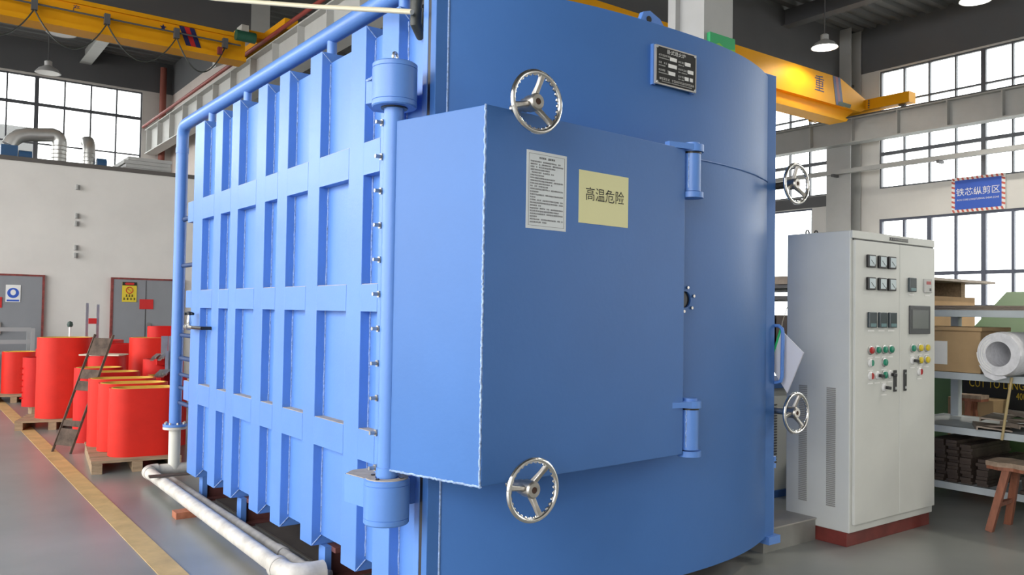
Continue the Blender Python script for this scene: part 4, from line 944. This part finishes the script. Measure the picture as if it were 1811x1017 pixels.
# leaning metal ladder
ld = root('step_ladder', (1.45, 10.05, 0), 'worn metal ladder leaning beside the tallest red cylinder', 'ladder')
LM = mat('ladder_metal', (0.085, 0.06, 0.045), 0.75, 0.0, var=0.45, vscale=10, spec=0.2)
A0, A1 = Vector((1.39, 10.16, 0.0)), Vector((1.76, 10.06, 1.27)); B0, B1 = Vector((1.53, 9.93, 0.0)), Vector((1.90, 9.83, 1.27))
MB().bar(A0, A1, 0.03, 0.022, (1, 0, 0)).build('stile', LM, ld); MB().bar(B0, B1, 0.03, 0.022, (1, 0, 0)).build('stile', LM, ld)
ld_d = (A1-A0).normalized(); ld_s = (B0-A0).normalized(); ld_n = ld_d.cross(ld_s)
for f0, f1 in ((0.06, 0.20), (0.22, 0.27), (0.52, 0.60), (0.62, 0.70), (0.82, 0.97)):
    c = (A0.lerp(A1, (f0+f1)/2) + B0.lerp(B1, (f0+f1)/2))/2
    MB().obox(c, ld_s, ld_d, ld_n, (B0-A0).length/2-0.01, (f1-f0)*1.32/2, 0.008).build('tread_plate', LM, ld)

# ducts and motors on top of the white inner room
DUCT = mat('duct_zinc', (0.55, 0.55, 0.53), 0.35, 0.7, var=0.1, vscale=3)
DYR = 18.6
du = root('exhaust_duct', (2.50, DYR, 4.36), 'spiral steel exhaust duct bending over the white room roof', 'duct')
MB().tube([(2.50, DYR, 4.36), (2.50, DYR, 4.82)] + arc((2.36, DYR, 4.82), (1, 0, 0), (0, 0, 1), 0.14, 0, 1.35, 5) + [(1.95, DYR, 4.90), (1.80, DYR, 4.85), (1.69, DYR, 4.75), (1.645, DYR, 4.655)], 0.135, 20).build('duct_pipe', DUCT, du, smooth=True)
for z in [4.42+0.08*i for i in range(5)]: MB().torus((2.50, DYR, z), ZA, 0.135, 0.008, 24, 6).build('seam_ring', DUCT, du, smooth=True)
du = root('exhaust_duct', (3.04, DYR, 4.36), 'short vertical steel duct with curved hood on the white room roof', 'duct')
MB().tube([(3.04, DYR, 4.36), (3.04, DYR, 4.72), (3.04, DYR+0.04, 4.84), (3.04, DYR+0.14, 4.93), (3.04, DYR+0.35, 4.96)], 0.115, 20).build('duct_pipe', DUCT, du, smooth=True)
for z in [4.42+0.08*i for i in range(4)]: MB().torus((3.04, DYR, z), ZA, 0.115, 0.007, 24, 6).build('seam_ring', DUCT, du, smooth=True)
fm = root('fan_motor', (1.62, DYR, 4.36), 'blue fan box with motor under the bent duct', 'fan')
MB().box(1.50, 1.78, DYR-0.14, DYR+0.14, 4.36, 4.64).build('fan_housing', MOTORB, fm)
MB().cyl((1.80, DYR-0.06, 4.47), (2.02, DYR-0.06, 4.47), 0.10, 18).build('motor', MOTORB, fm, smooth=True)
MB().box(1.84, 1.98, DYR-0.11, DYR-0.01, 4.36, 4.40).build('motor_foot', MOTORB, fm)
fm = root('fan_motor', (3.26, DYR, 4.36), 'small dark blue motor right of the hooded duct', 'fan')
MB().cyl((3.18, DYR, 4.48), (3.36, DYR, 4.48), 0.11, 18).build('motor', MOTORB, fm, smooth=True)
MB().box(3.20, 3.34, DYR-0.07, DYR+0.07, 4.36, 4.40).build('motor_foot', MOTORB, fm)
for i in range(4):
    xs_ = (0.0, 0.06, 0.02, 0.10)[i]
    tag(MB().box(3.62+xs_, 4.55+xs_*0.3, 18.3, 20.4, 4.36+0.075*i, 4.43+0.075*i).build('roof_panel', mat('panel_grey', (0.40, 0.40, 0.39), 0.6, var=0.1)), ('lowest', 'second', 'third', 'topmost')[i] + ' grey panel of the stack on the white room roof', 'panel', 'stacked panels on the white room')

# ================================================================== RACK AT THE RIGHT
rk = root('storage_rack', (7.75, 2.9, 0), 'grey steel storage rack right of the control cabinet', 'rack')
RX0, RX1, RY0, RY1 = 7.24, 8.15, 1.6, 3.95
for z, t in ((0.19, 0.06), (0.665, 0.06), (1.125, 0.06), (1.655, 0.06)):
    MB().box(RX0, RX1, RY0, RY1, z, z+0.012).build('shelf_plate', RACK, rk)
    MB().box(RX0-0.02, RX0+0.02, RY0, RY1, z-0.045, z+0.012).build('shelf_beam', RACK, rk)
    MB().box(RX1-0.02, RX1+0.02, RY0, RY1, z-0.045, z+0.012).build('shelf_beam', RACK, rk)
for x, y in ((RX0+0.05, 3.91), (RX0+0.05, 1.65), (RX1-0.05, 3.80), (RX1-0.05, 1.65)):
    MB().box(x-0.035, x+0.035, y-0.035, y+0.035, 0, 1.66).build('upright', RACK, rk)
# sheets on the top shelf
for i in range(3):
    tag(MB().box(7.26+0.03*i, 8.1, 1.7, 3.85-0.05*i, 1.668+0.014*i, 1.679+0.014*i).build('steel_sheet', SCRAP), ('lowest', 'middle', 'upper')[i] + ' steel sheet lying on the top shelf of the rack', 'sheet', 'sheets on the rack top')
# carton and wrapped roll
ct = root('cardboard_box', (7.5, 3.45, 1.138), 'brown cardboard box with white label on the grey rack', 'box')
MB().box(7.24, 7.75, 3.20, 3.78, 1.138, 1.50).build('carton', CARTON, ct, bevel=0.008)
MB().box(7.215, 7.77, 3.18, 3.80, 1.49, 1.525).build('lid', CARTON, ct, bevel=0.006)
MB().box(7.236, 7.24, 3.47, 3.60, 1.20, 1.40).build('paper_label', WHITE, ct)
rl = root('foam_roll', (7.6, 2.93, 1.138), 'roll of white foam sheet in clear plastic wrap on the rack', 'roll')
b = MB(); prof = [(0.10, 0), (0.17, 0.0), (0.178, 0.05), (0.172, 0.3), (0.178, 0.6), (0.17, 0.9), (0.10, 0.9)]
b.lathe(prof, (7.02, 2.97, 1.318), (1, -0.12, 0.005), 32, closed=True).build('wrap', BWRAP, rl, smooth=True)
b = MB(); n = 90; pts = [Vector((7.03, 2.97 + (0.11+0.055*t/n)*math.cos(t*0.21), 1.318 + (0.11+0.055*t/n)*math.sin(t*0.21))) for t in range(n+1)]
b.tube(pts, 0.004, 5).build('spiral_edge', WHITE, rl)
MB().extr([(-0.16, -0.10), (-0.11, -0.19), (-0.04, -0.22), (0.05, -0.19), (0.0, -0.15)], (7.05, 2.97, 1.323), (0, -1, 0), ZA, (0.006, 0, 0)).build('plastic_flap', BWRAP, rl)
# dark steel strips on the lowest shelf, ends towards the camera
base_strip = None
ORD = ['first', 'second', 'third', 'fourth', 'fifth', 'sixth', 'seventh', 'eighth', 'ninth', 'tenth', 'eleventh', 'twelfth', 'thirteenth']
for cidx, (y, nlay) in enumerate(((3.66, 12), (3.55, 13), (3.44, 13), (3.33, 12), (3.20, 8), (2.86, 5), (2.74, 6), (2.62, 5))):
    for j in range(nlay):
        z = 0.2025 + 0.0275*j; L = 0.72
        if base_strip is None:
            o = MB().box(7.27, 7.27+L, y-0.045, y+0.045, z, z+0.026).build('steel_strip', SHEETST); base_strip = o
        else:
            o = base_strip.copy(); COL.objects.link(o)
        o.location = (7.63 + random.uniform(-0.03, 0.03), y + random.uniform(-0.004, 0.004), z); o.rotation_euler[2] = random.uniform(-0.01, 0.01)
        tag(o, 'dark steel strip, %s from top, %s stack from left, lowest rack shelf' % (ORD[nlay-1-j], ORD[cidx]), 'strip', 'dark steel strips on the rack')
# loose plates, shackle and stick on the middle shelf
plates = [((7.36, 3.16, 0.655), 0.16, 0.10, 0.5, 0.10), ((7.44, 3.02, 0.672), 0.18, 0.09, -0.3, -0.12), ((7.34, 2.92, 0.665), 0.12, 0.08, 0.9, 0.16), ((7.62, 3.22, 0.66), 0.22, 0.07, 0.2, 0.05), ((7.5, 2.84, 0.69), 0.17, 0.11, -0.6, -0.08), ((7.66, 2.98, 0.70), 0.24, 0.06, 0.75, 0.12), ((7.38, 2.74, 0.67), 0.15, 0.10, 0.3, 0.1)]
names = ['leftmost front', 'second front', 'tilted small', 'long rear left', 'broad middle', 'long rear right', 'rightmost']
for i_, ((c, hx, hy, rz, tl_), nm) in enumerate(zip(plates, names)):
    c = (c[0], c[1], 0.700 + 0.019*i_); tl_ *= 0.9; hx *= 1.15; hy *= 1.25
    ax = Vector((math.cos(rz), math.sin(rz), 0)); ay = Vector((-math.sin(rz)*math.cos(tl_), math.cos(rz)*math.cos(tl_), math.sin(tl_)))
    q = MB().obox(c, ax, ay, ax.cross(ay), hx, hy, 0.006); q.obox(Vector(c)+ay*hy-ax.cross(ay)*0.012, ax, ay, ax.cross(ay), hx, 0.006, 0.016)
    tag(q.build('steel_offcut', SCRAP), nm + ' dull steel offcut lying on the middle rack shelf', 'offcut', 'offcuts on the middle shelf')
sk = root('shackle', (7.5, 2.80, 0.78), 'steel shackle lying on the offcuts of the rack', 'shackle')
MB().tube([Vector((7.48, 2.80, 0.875)) + Vector((0, math.cos(t*0.45)*0.045, math.sin(t*0.45)*0.045)) for t in range(12)], 0.011, 8).build('bow', ZINC, sk, smooth=True)
MB().cyl((7.48, 2.85, 0.85), (7.48, 2.66, 0.845), 0.012, 8).build('pin', ZINC, sk, smooth=True)
tag(MB().cyl((7.19, 3.015, 0.62), (7.19, 2.94, 1.13), 0.011, 8).build('bamboo_stick', mat('bamboo', (0.40, 0.31, 0.15), 0.6)), 'thin bamboo stick leaning on the rack front', 'stick')

# green cut-to-length machine behind the rack
gm = root('cutting_machine', (9.2, 3.6, 0), 'green machine with black lettered panel behind the rack', 'machine')
MB().box(9.0, 10.4, 1.2, 4.62, 0, 1.25).build('machine_body', GREENM, gm)
MB().extr([(0, 1.25), (1.4, 1.25), (1.4, 1.9), (0.9, 1.9), (0, 1.45)], (9.0, 1.2, 0), XA, ZA, (0, 2.9, 0)).build('sloped_cover', GREENM, gm)
MB().extr([(0, 1.455), (0.9, 1.905), (0.9, 1.93), (0, 1.48)], (8.99, 2.6, 0), XA, ZA, (0, 0.07, 0)).build('yellow_edge', YELB, gm)
MB().box(8.98, 9.0, 2.3, 4.15, 0.62, 1.04).build('black_panel', INK, gm)
LY = mat('panel_yellow', (0.62, 0.42, 0.02), 0.5)
text('lettering', 'CUT TO LENGTH', 0.125, (8.975, 3.76, 0.930), (0, -1, 0), ZA, LY, gm, sx=0.66)
text('lettering', '400D', 0.10, (8.975, 3.56, 0.825), (0, -1, 0), ZA, LY, gm, sx=0.62)
c2 = tag(MB().box(8.60, 8.92, 3.68, 4.12, 0.0, 0.80).build('carton', CARTON, bevel=0.008), 'brown carton on the floor behind the rack', 'box')
def stool(x, y, h, L, wd, rz, label, m):
    t = root('wooden_stool', (0, 0, 0), label, 'stool', 'wooden stools')
    n = 14; b = MB(); vs = []; 
    P = [(-L/2 + L*i/n, wd/2*(0.9+0.12*math.sin(i*1.7))) for i in range(n+1)]
    poly = [(a, -c_) for a, c_ in P] + [(a, c_) for a, c_ in reversed(P)]
    b.prism(poly, h-0.035, h).build('seat', WOODTOP if m is WOODR else m, t)
    MB().prism([(a*0.985, c_*0.97) for a, c_ in poly], h-0.06, h-0.035).build('seat_underside', m, t)
    for sx in (-1, 1):
        for sy in (-1, 1):
            MB().bar((sx*(L/2-0.14), sy*(wd/2-0.05), h-0.06), (sx*(L/2-0.05), sy*(wd/2+0.03), 0.0), 0.05, 0.045, (0, 1, 0)).build('leg', m, t)
    for sx in (-1, 1): MB().bar((sx*(L/2-0.09), -wd/2, 0.20), (sx*(L/2-0.09), wd/2, 0.20), 0.03, 0.03).build('stretcher', m, t)
    t.location = (x, y, 0); t.rotation_euler[2] = rz
    return t
stool(6.83, 2.60, 0.52, 0.66, 0.30, math.pi/2+0.05, 'red brown wooden stool with worn top before the rack', WOODR)
stool(8.40, 3.80, 0.86, 0.26, 0.18, math.pi/2, 'small wooden stool standing behind the rack', WOODR)
# tan crate with a dark sheet on it behind the cabinet
cr_ = root('timber_crate', (9.6, 5.6, 0), 'tan crate stack topped with brown sheet behind the cabinet', 'crate')
MB().box(9.3, 10.6, 4.75, 5.6, 0, 1.85).build('crate_body', mat('tan_ply', (0.40, 0.25, 0.12), 0.8, var=0.1), cr_)
MB().box(9.1, 10.8, 4.60, 5.9, 2.02, 2.05).build('top_sheet', SCRAP, cr_)
for x in (9.5, 10.3): MB().box(x-0.05, x+0.05, 4.75, 5.6, 1.85, 2.02).build('spacer', WOODP, cr_)

# small white and blue chiller in the gap between furnace and cabinet
ch = root('chiller_unit', (6.5, 4.75, 0), 'small white and blue chiller unit behind the furnace edge', 'chiller')
MB().box(6.12, 6.60, 4.48, 5.1, 0.06, 0.96).build('white_panel', mat('chiller_white', (0.50, 0.52, 0.50), 0.5), ch)
CB = mat('chiller_blue', (0.03, 0.10, 0.30), 0.45)
MB().box(6.10, 6.66, 4.44, 5.12, 0.96, 1.03).build('blue_top', CB, ch); MB().box(6.58, 6.66, 4.44, 5.12, 0.0, 0.96).build('blue_side', CB, ch); MB().box(6.10, 6.58, 4.46, 5.12, 0.0, 0.06).build('blue_base', CB, ch)
b = MB(); z = 0.30
while z < 0.82: b.box(6.13, 6.26, 4.474, 4.48, z, z+0.012); z += 0.024
o = b.build('louvres', BEAMD, ch); o['kind'] = 'stuff'
# material rack far behind the gap
mr = root('material_rack', (9.5, 6.9, 0), 'far steel rack with dark bars behind the furnace edge', 'rack')
for y in (6.2, 7.6):
    for x in (9.2, 10.4): MB().box(x-0.04, x+0.04, y-0.04, y+0.04, 0, 2.1).build('upright', BEAMD, mr)
for z in (1.80, 1.95): MB().box(9.15, 10.45, 6.15, 7.65, z, z+0.05).build('shelf', BEAMD, mr)
MB().box(9.15, 10.45, 6.15, 7.65, 1.05, 1.12).build('shelf', BEAMD, mr)
for i in range(3):
    tag(MB().box(9.2, 10.4, 6.2+0.48*i, 6.2+0.48*i+0.40, 1.12, 1.60).build('core_stack', mat('core_brown', (0.06, 0.04, 0.03), 0.6, var=0.3)), ('nearest', 'middle', 'furthest')[i] + ' dark core stack on the far rack behind the furnace', 'core', 'core stacks')
    tag(MB().box(9.1, 10.5, 6.2+0.48*i, 6.2+0.48*i+0.36, 2.0, 2.10).build('bar_bundle', SCRAP), ('nearest', 'middle', 'furthest')[i] + ' bar bundle on top of the far rack', 'bar', 'bar bundles')
